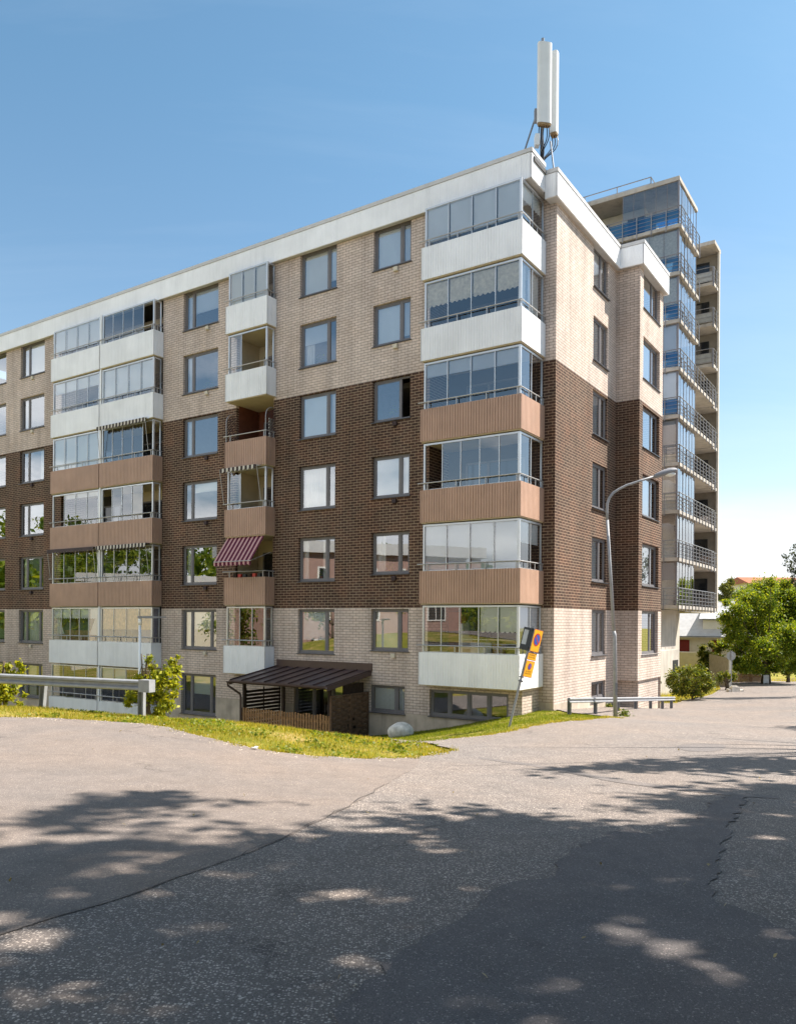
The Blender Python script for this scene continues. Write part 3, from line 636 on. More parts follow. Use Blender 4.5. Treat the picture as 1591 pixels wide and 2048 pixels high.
# ------------------------------------------------------------------ balconies
def scallop(mb, pts, ztop, zbot, amp, per, m=0, th=0.006):
    # hanging cloth strip along a plan line with a wavy lower hem
    for (ax, ay), (bx, by) in zip(pts[:-1], pts[1:]):
        ln = math.hypot(bx-ax, by-ay); n = max(8, int(ln/per*8)); dx, dy = (bx-ax)/ln, (by-ay)/ln; nx, ny = dy*th, -dx*th
        pv = None
        for i in range(n+1):
            a = ln*i/n; zz = zbot - amp*abs(math.sin(PI*a/per)); c = (ax+dx*a, ay+dy*a, zz)
            if pv:
                for o in (0, 1):
                    mb.face([(pv[0]+nx*o, pv[1]+ny*o, pv[2]), (c[0]+nx*o, c[1]+ny*o, c[2]), (c[0]+nx*o, c[1]+ny*o, ztop), (pv[0]+nx*o, pv[1]+ny*o, ztop)], m)
            pv = c
def balcony(s0, s1, nl, nr, k, color, npan, missing=(), blinds=(), side=True, glazed=True, top=None, label=None, left_in=0.12, door=None, side_pan=1):
    zt = 12.92-2.8*k; zb = zt-1.12; ceil = zt+1.66 if k else 14.36
    pb = MB(); pb.clad([(-s1, -nl), (-s1, -NB), (-s0, -NB), (-s0, -nr-0.01)], zb, zt, 0.1, 0.022, 0.009 if color == 'white_metal' else 0.022)
    o = pb.build('balcony', color, blk, OFF)
    if label: o['label'] = label
    sl = MB(); sl.box(-s1+0.045, -NB+0.045, zb-0.03, -s0-0.045, -0.004, zb+0.16); sl.build('slab', 'cream', o, OFF)
    # railing
    r = MB(); zr = zt+0.24; ins = 0.03
    path = [(-s1-0.10, -NB+ins), (-s0-ins, -NB+ins), (-s0-ins, -nr-0.02)]
    r.tube([(*path[0], zr), (*path[1], zr)], 0.021, 8); r.tube([(*path[1], zr), (*path[2], zr)], 0.021, 8)
    n = max(2, round((s1-s0)/0.95))
    for i in range(n):
        x = -s1+0.3+(s1-s0-0.45)*i/(n-1); r.box(x-0.016, -NB+ins-0.008, zt-0.3, x+0.016, -NB+ins+0.012, zr)
    ln = NB-nr; n2 = max(2, round(ln/0.75))
    for i in range(1, n2+1):
        y = -NB+ins+(ln-0.12)*i/n2; r.box(-s0-ins-0.010, y-0.016, zt-0.3, -s0-ins+0.010, y+0.016, zr)
    r.build('railing', 'rail_grey', o, OFF)
    # fixed door and window in the rear wall
    dm = MB(); dx0 = -s1+0.45 if door is None else door
    fw = min(2.3, s1-s0-0.9); dz = zb+0.18
    if s1-s0 > 3: dx0 = -s1+0.8
    dm.box(dx0, -0.06, dz, dx0+0.07, -0.005, dz+2.1); dm.box(dx0+0.85, -0.06, dz, dx0+0.95, -0.005, dz+2.1); dm.box(dx0+fw-0.07, -0.06, dz+0.7, dx0+fw, -0.005, dz+2.1); dm.box(dx0, -0.06, dz+2.03, dx0+fw, -0.005, dz+2.1); dm.box(dx0+0.95, -0.06, dz+0.7, dx0+fw, -0.005, dz+0.77)
    dd = dm.build('balcony_door', 'window_grey', o, OFF)
    pn = MB(); pn.face([(dx0+0.07, -0.03, dz), (dx0+0.85, -0.03, dz), (dx0+0.85, -0.03, dz+2.03), (dx0+0.07, -0.03, dz+2.03)])
    if fw > 1.1: pn.face([(dx0+0.95, -0.03, dz+0.77), (dx0+fw-0.07, -0.03, dz+0.77), (dx0+fw-0.07, -0.03, dz+2.03), (dx0+0.95, -0.03, dz+2.03)])
    pn.build('pane', 'dark_pane', dd, OFF)
    if not glazed: return o, zt, zb, ceil
    gy = -NB+0.12; gx0, gx1 = -s1+left_in, -s0-0.10; z0 = zt-0.02; z1 = ceil-0.05
    fr = MB(); t = 0.028
    fr.box(gx0, gy-0.03, z1-0.06, gx1, gy+0.03, z1); fr.box(gx0, gy-0.03, z0-0.02, gx1, gy+0.03, z0+0.05)
    fr.box(gx0-0.02, gy-0.035, z0, gx0+0.045, gy+0.035, z1); fr.box(gx1-0.045, gy-0.035, z0, gx1+0.035, gy+0.035, z1)
    gl = MB(); gs_ = MB(); pw = (gx1-gx0)/npan
    for i in range(npan):
        a, b = gx0+pw*i, gx0+pw*(i+1)
        if i and not (i in missing and i-1 in missing): fr.box(a-t/2, gy-0.018, z0+0.05, a+t/2, gy+0.018, z1-0.06)
        if i in missing: continue
        j = random.uniform(-0.006, 0.006)
        gl.face([(a+0.01, gy+j, z0+0.05), (b-0.01, gy-j, z0+0.05), (b-0.01, gy-j, z1-0.06), (a+0.01, gy+j, z1-0.06)])
    sy1 = -nr-0.05
    if side:
        fr.box(gx1-0.03, gy+0.035, z1-0.06, gx1+0.03, sy1, z1); fr.box(gx1-0.03, gy+0.035, z0-0.02, gx1+0.03, sy1, z0+0.05)
        fr.box(gx1-0.03, sy1-0.04, z0+0.05, gx1+0.03, sy1, z1-0.06)
        for i in range(1, side_pan): y = gy+(sy1-gy)*i/side_pan; fr.box(gx1-0.018, y-t/2, z0+0.05, gx1+0.018, y+t/2, z1-0.06)
        for i in range(side_pan):
            ya, yb = gy+(sy1-gy)*i/side_pan, gy+(sy1-gy)*(i+1)/side_pan
            gs_.face([(gx1, ya+0.03, z0+0.05), (gx1, yb-0.02, z0+0.05), (gx1, yb-0.02, z1-0.06), (gx1, ya+0.03, z1-0.06)])
    fr.build('glazing_frame', 'aluminium', o, OFF)
    for g__ in (gl, gs_):
        if g__.f: g__.build('glass_screen', 'balcony_glass', o, OFF)
    for (i0, i1, f, mt, sc) in blinds:
        bm = MB(); hh = z1-0.07-(z0+0.06)
        if i0 >= 0:
            for i in range(i0, i1+1):
                a, b = gx0+pw*i+0.03, gx0+pw*(i+1)-0.025; zl = z1-0.07-hh*(f if not isinstance(f, tuple) else f[i-i0])
                if sc: scallop(bm, [(a, gy+0.075), (b, gy+0.075)], z1-0.065, zl, 0.055, 0.18)
                else: bm.box(a, gy+0.07, zl, b, gy+0.078, z1-0.065); bm.box(a, gy+0.06, zl-0.02, b, gy+0.085, zl)
        else:
            y0_, y1_ = gy+0.1, sy1-0.1; zl = z1-0.07-hh*f
            if sc: scallop(bm, [(gx1-0.07, y0_), (gx1-0.07, y1_)], z1-0.065, zl, 0.055, 0.18)
            else: bm.box(gx1-0.075, y0_, zl, gx1-0.067, y1_, z1-0.065)
        bm.build('roller_blind', random.choice(['blind', 'blind', 'blind_warm', 'blind_grey']) if mt == BL else mt, o, OFF)
    return o, zt, zb, ceil
WH, TN = 'white_metal', 'tan_metal'
# corner stack
C = dict(s0=0.38, s1=4.19, nl=N1, nr=0.0, side_pan=2)
balcony(k=0, color=WH, npan=4, blinds=[(0,3,0.86,BL,False),(-1,0,0.35,BL,True)], label='topmost white corner balcony with grey blinds drawn behind its glass', **C)
o1, zt, zb, ce = balcony(k=1, color=WH, npan=4, blinds=[(0,3,(0.5,0.5,0.5,0.52),'blind_cream',True)], label='white corner balcony with cream scalloped half blinds', **C)
cu = MB(); pts = [(-0.62, -1.72+0.05*i+0.0) for i in range(28)]
for i in range(27):
    x0 = -0.60+0.03*math.sin(i*1.7); x1 = -0.60+0.03*math.sin((i+1)*1.7)
    if 9 < i < 13: continue
    cu.face([(x0, -1.70+0.055*i, zt-0.3), (x1, -1.70+0.055*(i+1), zt-0.3), (x1, -1.70+0.055*(i+1), ce-0.1), (x0, -1.70+0.055*i, ce-0.1)])
cu.build('curtain', 'curtain', o1, OFF)
balcony(k=2, color=TN, npan=4, blinds=[(0,3,(0.27,0.27,0.30,0.30),BL,False)], label='upper tan corner balcony with short blinds over dark blue glass', **C)
balcony(k=3, color=TN, npan=5, missing=(0,), label='middle tan corner balcony with its leftmost glass panel slid open', **C)
balcony(k=4, color=TN, npan=4, blinds=[(0,3,0.99,BL,False),(-1,0,0.45,BL,False)], label='lowest tan corner balcony with pale blinds drawn full length', **C)
o5, zt, zb, ce = balcony(k=5, color=WH, npan=5, blinds=[(3,4,0.52,BL,True),(-1,0,0.5,BL,True)], label='lowest white corner balcony with shelves and plants behind the glass', **C)
st = MB(); st.box(-3.9, -0.35, zt-0.9, -3.2, -0.02, zt+1.4, 0); st.box(-3.1, -1.0, zt-0.2, -2.95, -0.3, zt+1.0, 1); st.box(-2.9, -0.6, zt+0.55, -2.2, -0.3, zt+1.25, 2)
for z_ in (0.15, 0.3, 0.45): st.box(-2.9, -1.2, zt+z_, -0.7, -1.17, zt+z_+0.025, 1)
st.box(-2.7, -0.9, zt-0.9, -1.9, -0.4, zt+0.35, 1); st.box(-1.85, -0.9, zt-0.9, -1.6, -0.4, zt+0.35, 3)
st.build('storage_shelf', ['red_wood', 'curtain', 'dark_timber', 'picket'], o5, OFF)
# single stack
Bk = dict(s0=11.40, s1=13.72, nl=N1, nr=N1)
balcony(k=0, color=WH, npan=3, blinds=[(0,2,1.0,BL,False)], label='topmost white single balcony fully glazed with grey blinds', **Bk)
balcony(k=1, color=WH, npan=3, missing=(1,2), label='white single balcony with only its left glass panel shut', **Bk)
ob, zt, zb, ce = balcony(k=2, color=TN, npan=3, glazed=False, label='open tan balcony with dark trellis at both ends and a white door ajar', **Bk)
for xx in (-11.46, -13.66):
    tl = MB(); hh = 1.22; wd = NB-N1-0.03
    for i in range(-8, 12):
        for sg in (1, -1):
            z0 = i*0.12; a, b = (0, z0), (wd, z0+sg*wd)
            seg = []
            for q in range(0, 9):
                y = wd*q/8; z = z0+sg*y if sg > 0 else z0+wd-y
                top = hh-0.35*(1-min(1, (y/ (wd*0.75))))**2*1.0
                if 0 <= z <= top: seg.append((xx+0.006*sg, -NB+0.03+y, zt+z))
            if len(seg) > 1: tl.tube([seg[0], seg[-1]], 0.013, 4)
    tl.build('trellis', 'trellis', ob, OFF)
    te = MB(); pts = [(xx, -NB+0.03, zt)]+[(xx, -NB+0.03+0.4*(1-math.cos(t)), zt+hh-0.4+0.4*math.sin(t)) for t in [PI/2*i/8 for i in range(9)]]
    te.tube(pts, 0.017, 6); te.build('trellis_edge', 'rail_grey', ob, OFF)
dr = MB(); dr.box(-12.35, -0.75, zb+0.18, -12.30, -0.02, zb+2.2); dr.box(-12.36, -0.66, zb+0.9, -12.29, -0.11, zb+2.08)
dr.build('balcony_door', 'door_white', ob, OFF)
op, zt, zb, ce = balcony(k=3, color=TN, npan=3, missing=(1,2), label='tan single balcony with a short grey striped awning valance', **Bk)
av = MB(); scallop(av, [(-13.75, -NB-0.22), (-11.75, -NB-0.22)], ce+0.01, ce-0.10, 0.07, 0.235); av.box(-13.75, -NB-0.20, ce-0.03, -11.75, -NB+0.0, ce+0.015)
aw = av.build('awning', 'awning_grey', op, OFF)
for x in (-13.80, -11.72): ar = MB(); ar.tube([(x, -NB-0.2, ce), (x+0.02, -NB+0.04, zt+0.25)], 0.014, 6); ar.build('awning_arm', 'rail_grey', aw, OFF)
oq, zt, zb, ce = balcony(k=4, color=TN, npan=3, glazed=False, label='tan single balcony under an extended burgundy and pink striped awning', **Bk)
aw = MB(); x0, x1 = -13.62, -11.55; ya, za = -NB+0.1, ce-0.02; yb, zbm = -NB-0.66, zt+0.60
b = len(aw.v)
aw.face([(x0, ya, za), (x1, ya, za), (x1, yb, zbm), (x0, yb, zbm)]); aw.face([(x0, ya, za+0.008), (x0, yb, zbm+0.008), (x1, yb, zbm+0.008), (x1, ya, za+0.008)])
scallop(aw, [(x0, yb), (x1, yb)], zbm, zbm-0.12, 0.06, 0.235)
awo = aw.build('awning', 'awning_red', oq, OFF)
ar = MB()
for x in (x0+0.02, x1-0.02): ar.tube([(x, yb, zbm), (x, -N1-0.06, zbm+0.42)], 0.014, 6)
ar.tube([(x0, yb, zbm), (x1, yb, zbm)], 0.018, 6); ar.build('awning_arm', 'rail_grey', awo, OFF)
pt = MB()
for i in range(7): x = -13.3+0.27*i; pt.box(x, -NB+0.12, zt-0.02, x+0.17, -NB+0.26, zt+0.13+0.05*random.random(), i % 3)
pt.build('flower_box', ['dark_timber', 'sign_red', 'sign_black'], oq, OFF)
balcony(k=5, color=WH, npan=3, label='lowest white single balcony, fully glazed with the brown loggia showing', **Bk)
# paired stack
A1 = dict(s0=18.22, s1=22.06, nl=N1, nr=N1); A2 = dict(s0=22.10, s1=25.97, nl=N1, nr=N1, side=False)
balcony(k=0, color=WH, npan=4, blinds=[(0,3,(0.78,0.82,0.82,0.82),BL,False)], label='topmost left white balcony of the pair with white blinds', **A2)
balcony(k=0, color=WH, npan=5, missing=(4,), label='topmost right white balcony of the pair with its right panel open', **A1)
balcony(k=1, color=WH, npan=4, blinds=[(0,3,0.33,BL,False)], label='second row left white balcony of the pair with short blinds', **A2)
balcony(k=1, color=WH, npan=4, blinds=[(0,3,0.84,BL,False)], label='second row right white balcony of the pair with long grey blinds', **A1)
balcony(k=2, color=TN, npan=4, blinds=[(0,3,0.99,BL,False)], label='upper left tan balcony of the pair with full white blinds', **A2)
oo, zt, zb, ce = balcony(k=2, color=TN, npan=5, missing=(4,), label='upper right tan balcony of the pair with a striped valance', **A1)
def valance(o, x0, x1, ce, zt, mat):
    av = MB(); scallop(av, [(x0, -NB-0.2), (x1, -NB-0.2)], ce+0.01, ce-0.12, 0.07, 0.235); av.box(x0, -NB-0.19, ce-0.03, x1, -NB, ce+0.015)
    a = av.build('awning', mat, o, OFF)
    for x in (x0+0.03, x1-0.03): r_ = MB(); r_.tube([(x, -NB-0.2, ce), (x+0.02, -NB-0.02, zt+0.25)], 0.014, 6); r_.build('awning_arm', 'rail_grey', a, OFF)
valance(oo, -22.0, -18.5, ce, zt, 'awning_grey')
balcony(k=3, color=TN, npan=4, missing=(0,), blinds=[(1,3,0.12,BL,False)], label='middle left tan balcony of the pair with its left panel open', **A2)
balcony(k=3, color=TN, npan=5, missing=(0,4), label='middle right tan balcony of the pair with both end panels open', **A1)
oo, zt, zb, ce = balcony(k=4, color=TN, npan=4, label='lowest left tan balcony of the pair with a dark scalloped valance', **A2)
valance(oo, -25.9, -22.2, ce, zt, 'awning_dark')
oo, zt, zb, ce = balcony(k=4, color=TN, npan=4, label='lowest right tan balcony of the pair with a striped valance', **A1)
valance(oo, -22.0, -18.4, ce, zt, 'awning_grey')
oo, zt, zb, ce = balcony(k=5, color=WH, npan=5, blinds=[(0,4,0.28,BL,True)], label='lower left white balcony of the pair with tied curtains and wood lining', **A2)
cu = MB()
cu.face([(-25.7,-1.62,ce-0.3),(-25.7,-1.62,zt+0.3),(-25.1,-1.62,zt+0.3)]); cu.face([(-22.5,-1.62,ce-0.3),(-23.1,-1.62,zt+0.3),(-22.5,-1.62,zt+0.3)])
cu.build('curtain', 'curtain', oo, OFF)
wd = MB(); wd.box(-25.6, -1.50, zt-0.9, -22.5, -1.47, zt+0.5); wd.build('wood_lining', 'picket', oo, OFF)
oo, zt, zb, ce = balcony(k=5, color=WH, npan=4, blinds=[(0,2,0.62,'bamboo',False),(3,3,0.62,'bamboo',False)], label='lower right white balcony of the pair with bamboo blinds and a blue sheet', **A1)
tb = MB()
for i in range(12): y0_ = -1.72+0.03*i; tb.face([(-18.40+0.02*math.sin(i*2.2), y0_, zt-0.2), (-18.40+0.02*math.sin((i+1)*2.2), y0_+0.03, zt-0.2), (-18.40+0.02*math.sin((i+1)*2.2), y0_+0.03, ce-0.1), (-18.40+0.02*math.sin(i*2.2), y0_, ce-0.1)])
for i in range(16): x_ = -19.4+0.06*i; tb.face([(x_, -1.64+0.02*math.sin(i*2.1), zt), (x_+0.06, -1.64+0.02*math.sin((i+1)*2.1), zt), (x_+0.06, -1.64+0.02*math.sin((i+1)*2.1), zt+0.75), (x_, -1.64+0.02*math.sin(i*2.1), zt+0.75)])
tb.build('blue_sheet', 'tarp_blue', oo, OFF)
balcony(k=6, color=WH, npan=4, label='ground floor left white balcony of the pair', **A2)
balcony(k=6, color=WH, npan=4, blinds=[(0,1,0.3,BL,False)], label='ground floor right white balcony of the pair', **A1)
pp = MB(); pp.box(-22.12, -NB+0.06, -5.2, -22.02, -NB+0.2, 14.36); pp.build('balcony_divider', 'white_metal', blk, OFF)
dp = MB(); dp.tube([(-26.3, -N1-0.16, 14.3), (-26.3, -N1-0.16, 13.9), (-26.1, -N1-0.06, 13.6), (-26.05, -N1-0.06, 13.2)], 0.05, 8); dp.build('downpipe', 'white_metal', blk, OFF)
# ------------------------------------------------------------------ antenna mast on the roof
mx_, my_, _ = at(1082, 320, 27.5)
ZR = 15.1
an = empty('antenna_mast', (mx_, my_, ZR), 'mobile phone antenna mast with two tall pale panels on the roof corner', 'antenna')
AO = (mx_, my_, ZR)
p = MB(); p.tube([(mx_, my_, ZR), (mx_+0.02, my_, 20.3)], 0.055, 10); p.build('pole', 'steel', an, AO)
def panel(px0, px1, pyt, pyb, Y, depth, yaw):
    xt0 = at(px0, pyt, Y); xt1 = at(px1, pyt, Y); zb_ = at(px0, pyb, Y)[2]; zt_ = xt0[2]
    cx = (xt0[0]+xt1[0])/2; w_ = xt1[0]-xt0[0]
    b = MB(); n = 18; prof = []
    for i in range(n):
        t = 2*PI*i/n; ct, st_ = math.cos(t), math.sin(t)
        prof.append((w_/2*math.copysign(abs(ct)**0.55, ct), depth/2*math.copysign(abs(st_)**0.6, st_)))
    c, s = math.cos(yaw), math.sin(yaw)
    pts = [(cx+a*c-d*s, Y+a*s+d*c) for a, d in prof]
    k0 = len(b.v); b.v += [(x, y, zb_) for x, y in pts]+[(x, y, zt_) for x, y in pts]
    for i in range(n): j = (i+1) % n; b.f.append((k0+i, k0+j, k0+n+j, k0+n+i)); b.m.append(0)
    b.f.append(tuple(range(k0+n, k0+2*n))); b.m.append(0)
    o = b.build('antenna_panel', 'antenna_grey', an, AO)
    e = MB(); e.v = [(cx+(x-cx)*0.97, Y+(y-Y)*0.97, zb_-0.002) for x, y in pts]+[(cx+(x-cx)*0.9, Y+(y-Y)*0.9, zb_-0.07) for x, y in pts]
    for i in range(n): j = (i+1) % n; e.f.append((i, j, n+j, n+i)); e.m.append(0)
    e.f.append(tuple(range(n, 2*n))); e.m.append(0)
    e.build('connector_plate', 'antenna_base', o, AO)
    return cx, zb_
c1 = panel(1074, 1103, 87, 248, 27.3, 0.22, 0.18); c2 = panel(1101, 1116, 106, 268, 27.75, 0.3, -0.5)
cb = MB()
def cable(x0, y0, z0, x1, y1, z1, sag, r=0.018):
    pts = []
    for i in range(9):
        t = i/8; pts.append((x0+(x1-x0)*t**1.5+0.05*math.sin(PI*t*2)*sag, y0+(y1-y0)*t, z0+(z1-z0)*t-sag*0.1*math.sin(PI*t)))
    cb.tube(pts, r, 5)
for dx in (-0.16, -0.08, 0.0, 0.08, 0.16): cable(c1[0]+dx, 27.3, c1[1]-0.06, mx_+0.04*random.random(), my_-0.06, 15.9+0.3*random.random(), 1.0 if dx > 0 else -0.6)
for dx in (-0.1, 0.0, 0.1): cable(c2[0]+dx, 27.75, c2[1]-0.06, mx_+0.06, my_-0.04, 16.0, 1.4)
for dx in (-0.05, 0.05): cable(mx_+dx, my_-0.08, 16.4, mx_+dx*0.5, my_-0.07, 15.2, 0.3)
cb.build('cable', 'cable_black', an, AO)
ru = MB(); a = at(1070, 270, 27.4); ru.box(a[0]-0.02, 27.3, at(1070,292,27.4)[2], a[0]+0.14, 27.55, a[2]); ru.build('radio_unit', 'antenna_grey', an, AO)
q0 = at(1071, 232, 27.6); q1 = at(1016, 309, 28.4)
b1 = MB(); b1.tube([q0, (q1[0], q1[1], ZR)], 0.032, 8); b1.build('brace', 'steel', an, AO)
q0 = at(1100, 283, 27.6); q1 = at(1112, 332, 27.3)
b1 = MB(); b1.tube([q0, (q1[0], q1[1], 14.95)], 0.03, 8); b1.build('brace', 'steel', an, AO)
cl = MB(); a = at(1071, 226, 27.55); cl.box(a[0]-0.06, 27.45, a[2]-0.35, mx_+0.06, 27.6, a[2]+0.1); cl.tube([(a[0]+0.03, 27.4, a[2]-0.2), (a[0]+0.03, 27.4, a[2]+0.7)], 0.02, 6); cl.build('bracket', 'galv', an, AO)
# ------------------------------------------------------------------ concrete tower behind
TQ, TT = -1.715, 22.58; TB = -4.6
tx, ty = BW(TQ, TT)
tw = empty('apartment_tower', (tx, ty, TB), 'tall concrete tower block with glazed corner balconies and blue railing panels behind the brick block', 'tower block', rot=(0, 0, -ANG))
TO = (TQ, TT, TB)
cw = MB()
cw.box(-22, TT+2.0, TB-1.5, TQ-2.6, 33.6, 26.0); cw.box(-22, 34.0, 0.8, TQ-2.4, 44, 26.0)
ww_ = MB(); ww_.box(-22, 33.56, 0.8, TQ-2.4, 34.0, 26.0); ww_.box(TQ-2.4, 33.6, 0.8, TQ-0.15, 33.8, 26.0); ww_.build('wing_wall', 'wing_wall', tw, TO)
cw.build('wall', 'tower_wall', tw, TO)
bs = MB(); bs.box(-18, 13.0, TB-1.5, TQ-1.15, 26.9, 0.78); bs.box(-18, 13.02, TB-1.5, TQ-0.95, 26.95, -1.70)
bs.build('base_wall', 'pale_concrete', tw, TO)
dm = MB(); dm.box(TQ-0.97, 25.4, TB-1.5, TQ-0.935, 26.7, -2.35); dm.build('garage_opening', 'sign_black', tw, TO)  # flat black panel; the dark inside of the opening is only its colour
sw = MB(); sw.box(TQ-1.16, 22.6, -1.25, TQ-1.135, 22.75, -0.1); sw.build('slit_window', 'window_grey', tw, TO)
for tt_ in (19.9, 22.4): v_ = MB(); v_.box(TQ-0.96, tt_, -3.5, TQ-0.935, tt_+0.25, -2.45); v_.build('slit_window', 'window_grey', tw, TO)
yp = MB(); yp.box(TQ-0.95, 20.9, -3.05, TQ-0.92, 21.5, -2.45); yp.box(TQ-0.919, 21.07, -2.9, TQ-0.915, 21.33, -2.6, 1); yp.build('warning_plate', ['sign_yellow', 'sign_black'], tw, TO)
def trail(mb, path, z, hgt=1.02, rails=5, post=0.85, r=0.018):
    for (ax, ay), (bx, by) in zip(path[:-1], path[1:]):
        ln = math.hypot(bx-ax, by-ay); n = max(1, round(ln/post))
        for k in range(rails):
            zz = z+0.12+(hgt-0.12)*k/(rails-1); rr = r*1.5 if k == rails-1 else r*0.8
            mb.tube([(ax, ay, zz), (bx, by, zz)], rr, 6)
        for i in range(n+1):
            x, y = ax+(bx-ax)*i/n, ay+(by-ay)*i/n; mb.box(x-0.025, y-0.025, z-0.32, x+0.025, y+0.025, z+hgt)
for k in range(10):
    zb_ = 26.03-2.8*k; L1 = 27.0 if k < 4 else 31.75
    s_ = MB(); s_.box(-16, TT-0.1 if k else TT, zb_, TQ+(0.1 if k else 0), 27.0, zb_+0.2)
    if k >= 4: s_.box(TQ-1.7, 27.0, zb_, TQ+0.1, 31.75, zb_+0.2)
    if k == 0:
        s_.box(-16, TT+0.02, zb_+0.2, TQ-0.02, 27.0, zb_+0.27); s_.build('roof_slab', 'pale_concrete', tw, TO)
        r_ = MB(); trail(r_, [(-14, TT+0.7), (-3.6, TT+0.7), (-3.6, TT+3)], zb_+0.55, 0.5, 2, 2.2, 0.02); r_.build('roof_railing', 'tower_rail', tw, TO)
        continue
    o = s_.build('balcony', 'pale_concrete', tw, TO)
    r_ = MB(); trail(r_, [(-12, TT-0.12), (TQ+0.12, TT-0.12), (TQ+0.12, L1)], zb_+0.2); r_.build('railing', 'tower_rail', o, TO)
    if k <= 5:
        bp = MB(); bp.face([(-12, TT-0.01, zb_+0.28), (TQ-0.06, TT-0.01, zb_+0.28), (TQ-0.06, TT-0.01, zb_+1.12), (-12, TT-0.01, zb_+1.12)]); bp.build('blue_panel', 'blue_glass', o, TO)
    # glazing around the corner
    z0, z1 = zb_+0.2, zb_+2.8; gx = -5.1 if k == 1 else -6.0
    g_ = MB(); f_ = MB(); npn = 5 if k == 1 else 5
    gs = TT+0.07; gr = TQ-0.07
    for i in range(npn):
        a, b = gx+(gr-gx)*i/npn, gx+(gr-gx)*(i+1)/npn
        if k in (7, 8) and i < 4: continue
        g_.face([(a, gs, z0), (b-0.02, gs, z0), (b-0.02, gs, z1), (a, gs, z1)]); f_.box(a-0.015, gs-0.012, z0, a+0.015, gs+0.012, z1)
    for i in range(6):
        a, b = gs+(26.9-gs)*i/6, gs+(26.9-gs)*(i+1)/6; jt = random.uniform(-0.012, 0.012)
        g_.face([(gr+jt, a+0.02, z0), (gr-jt, b, z0), (gr-jt, b, z1), (gr+jt, a+0.02, z1)]); f_.box(gr-0.012, b-0.02, z0, gr+0.012, b+0.02, z1)
    f_.box(gr-0.05, gs-0.05, z0, gr+0.05, gs+0.05, z1)
    f_.build('glazing_frame', 'tower_frame', o, TO); g_.build('glass_screen', 'tower_glass', o, TO)
    if k in (2, 3, 4, 5, 6, 9):
        b_ = MB(); zl = z0+ (1.0 if k == 2 else 0.55 if k < 9 else 1.5)
        b_.box(gx+0.3, gs+0.1, zl, gr-0.12, gs+0.115, z1-0.08); b_.build('roller_blind', 'blind_cream' if k in (2, 3) else 'blind', o, TO)
    dm = MB(); dm.box(-5.4, TT+1.93, z0, -4.3, TT+1.99, z0+2.1); dm.box(-8.6, TT+1.93, z0, -6.6, TT+1.99, z0+2.1); dm.box(TQ-2.59, 23.5+2.2, z0, TQ-2.55, 27.6, z0+2.1); dm.build('balcony_door', 'dark_pane', o, TO)
    # wing balcony
    wz = zb_
    s_ = MB(); s_.box(-10, 31.9, wz, TQ-0.06, 33.55, wz+0.2); ow = s_.build('wing_balcony', 'pale_concrete', tw, TO)
    r_ = MB(); trail(r_, [(-10, 31.86), (TQ-0.1, 31.86)], wz+0.2, 1.02, 4, 1.3); trail(r_, [(TQ-0.05, 31.9), (TQ-0.05, 33.6)], wz+0.2, 1.02, 4, 0.85); r_.build('railing', 'tower_rail', ow, TO)
    p_ = MB(); p_.box(-10, 31.92, wz+0.3, TQ-0.2, 31.935, wz+0.95); p_.build('privacy_panel', 'sign_back' if k < 4 else 'tower_glass', ow, TO)
    d_ = MB(); d_.box(TQ-3.2, 33.48, wz+0.2, TQ-2.2, 33.55, wz+2.3); d_.box(TQ-2.0, 33.50, wz+0.9, TQ-0.7, 33.55, wz+2.3); d_.build('balcony_door', 'dark_pane', ow, TO)
s_ = MB(); s_.box(-10, 31.9, 26.03, TQ, 33.8, 26.28); s_.box(-22, 33.8, 26.02, TQ-2.4, 44, 26.27); s_.build('wing_roof', 'pale_concrete', tw, TO)
fn = MB(); fn.box(TQ-0.13, 33.35, 0.8, TQ-0.0, 33.62, 26.03); fn.build('fin', 'tower_wall', tw, TO)
pl = MB(); pt_rng = random.Random(3)
# ------------------------------------------------------------------ patio : canopy, fence, woven panel, boulder
def frame_empty(name, x, y, z, label, cat, group=None):
    X, Y = BW(x, y); return empty(name, (X, Y, z), label, cat, group, rot=(0, 0, -ANG)), (x, y, z)
PFN = -3.56
zg = -4.75
ca, CO = frame_empty('patio_canopy', -8.9, -2.9, zg, 'dark brown metal lean-to canopy on posts over the ground floor patio', 'canopy')
rb = MB(); xa, xb = -11.28, -6.6; yb_, zb2 = -N1-0.01, -1.86; ye, ze = -3.92, -2.27; th = 0.07
rb.face([(xa, yb_, zb2), (xa, ye, ze), (xb, ye, ze), (xb, yb_, zb2)]); rb.face([(xa, yb_, zb2-th), (xb, yb_, zb2-th), (xb, ye, ze-th), (xa, ye, ze-th)])
rb.face([(xa, ye, ze), (xa, ye, ze-th), (xb, ye, ze-th), (xb, ye, ze)]); rb.face([(xb, ye, ze), (xb, ye, ze-th), (xb, yb_, zb2-th), (xb, yb_, zb2)]); rb.face([(xa, ye, ze), (xa, yb_, zb2), (xa, yb_, zb2-th), (xa, ye, ze-th)])
for i in range(9):
    x = xa+0.04+(xb-xa-0.08)*i/8
    rb.face([(x-0.012, ye, ze), (x-0.012, yb_, zb2), (x-0.012, yb_, zb2+0.045), (x-0.012, ye, ze+0.045)]); rb.face([(x+0.012, ye, ze), (x+0.012, ye, ze+0.045), (x+0.012, yb_, zb2+0.045), (x+0.012, yb_, zb2)])
    rb.face([(x-0.012, ye, ze+0.045), (x-0.012, yb_, zb2+0.045), (x+0.012, yb_, zb2+0.045), (x+0.012, ye, ze+0.045)])
rb.box(xa+0.05, -N1-0.05, zb2-0.02, xb+0.05, -N1-0.005, -1.58)
rb.box(xb-0.02, ye, ze-0.16, xb+0.01, ye+0.02, ze); ro = rb.build('roof', 'canopy_brown', ca, CO)
b = MB(); k0 = 0
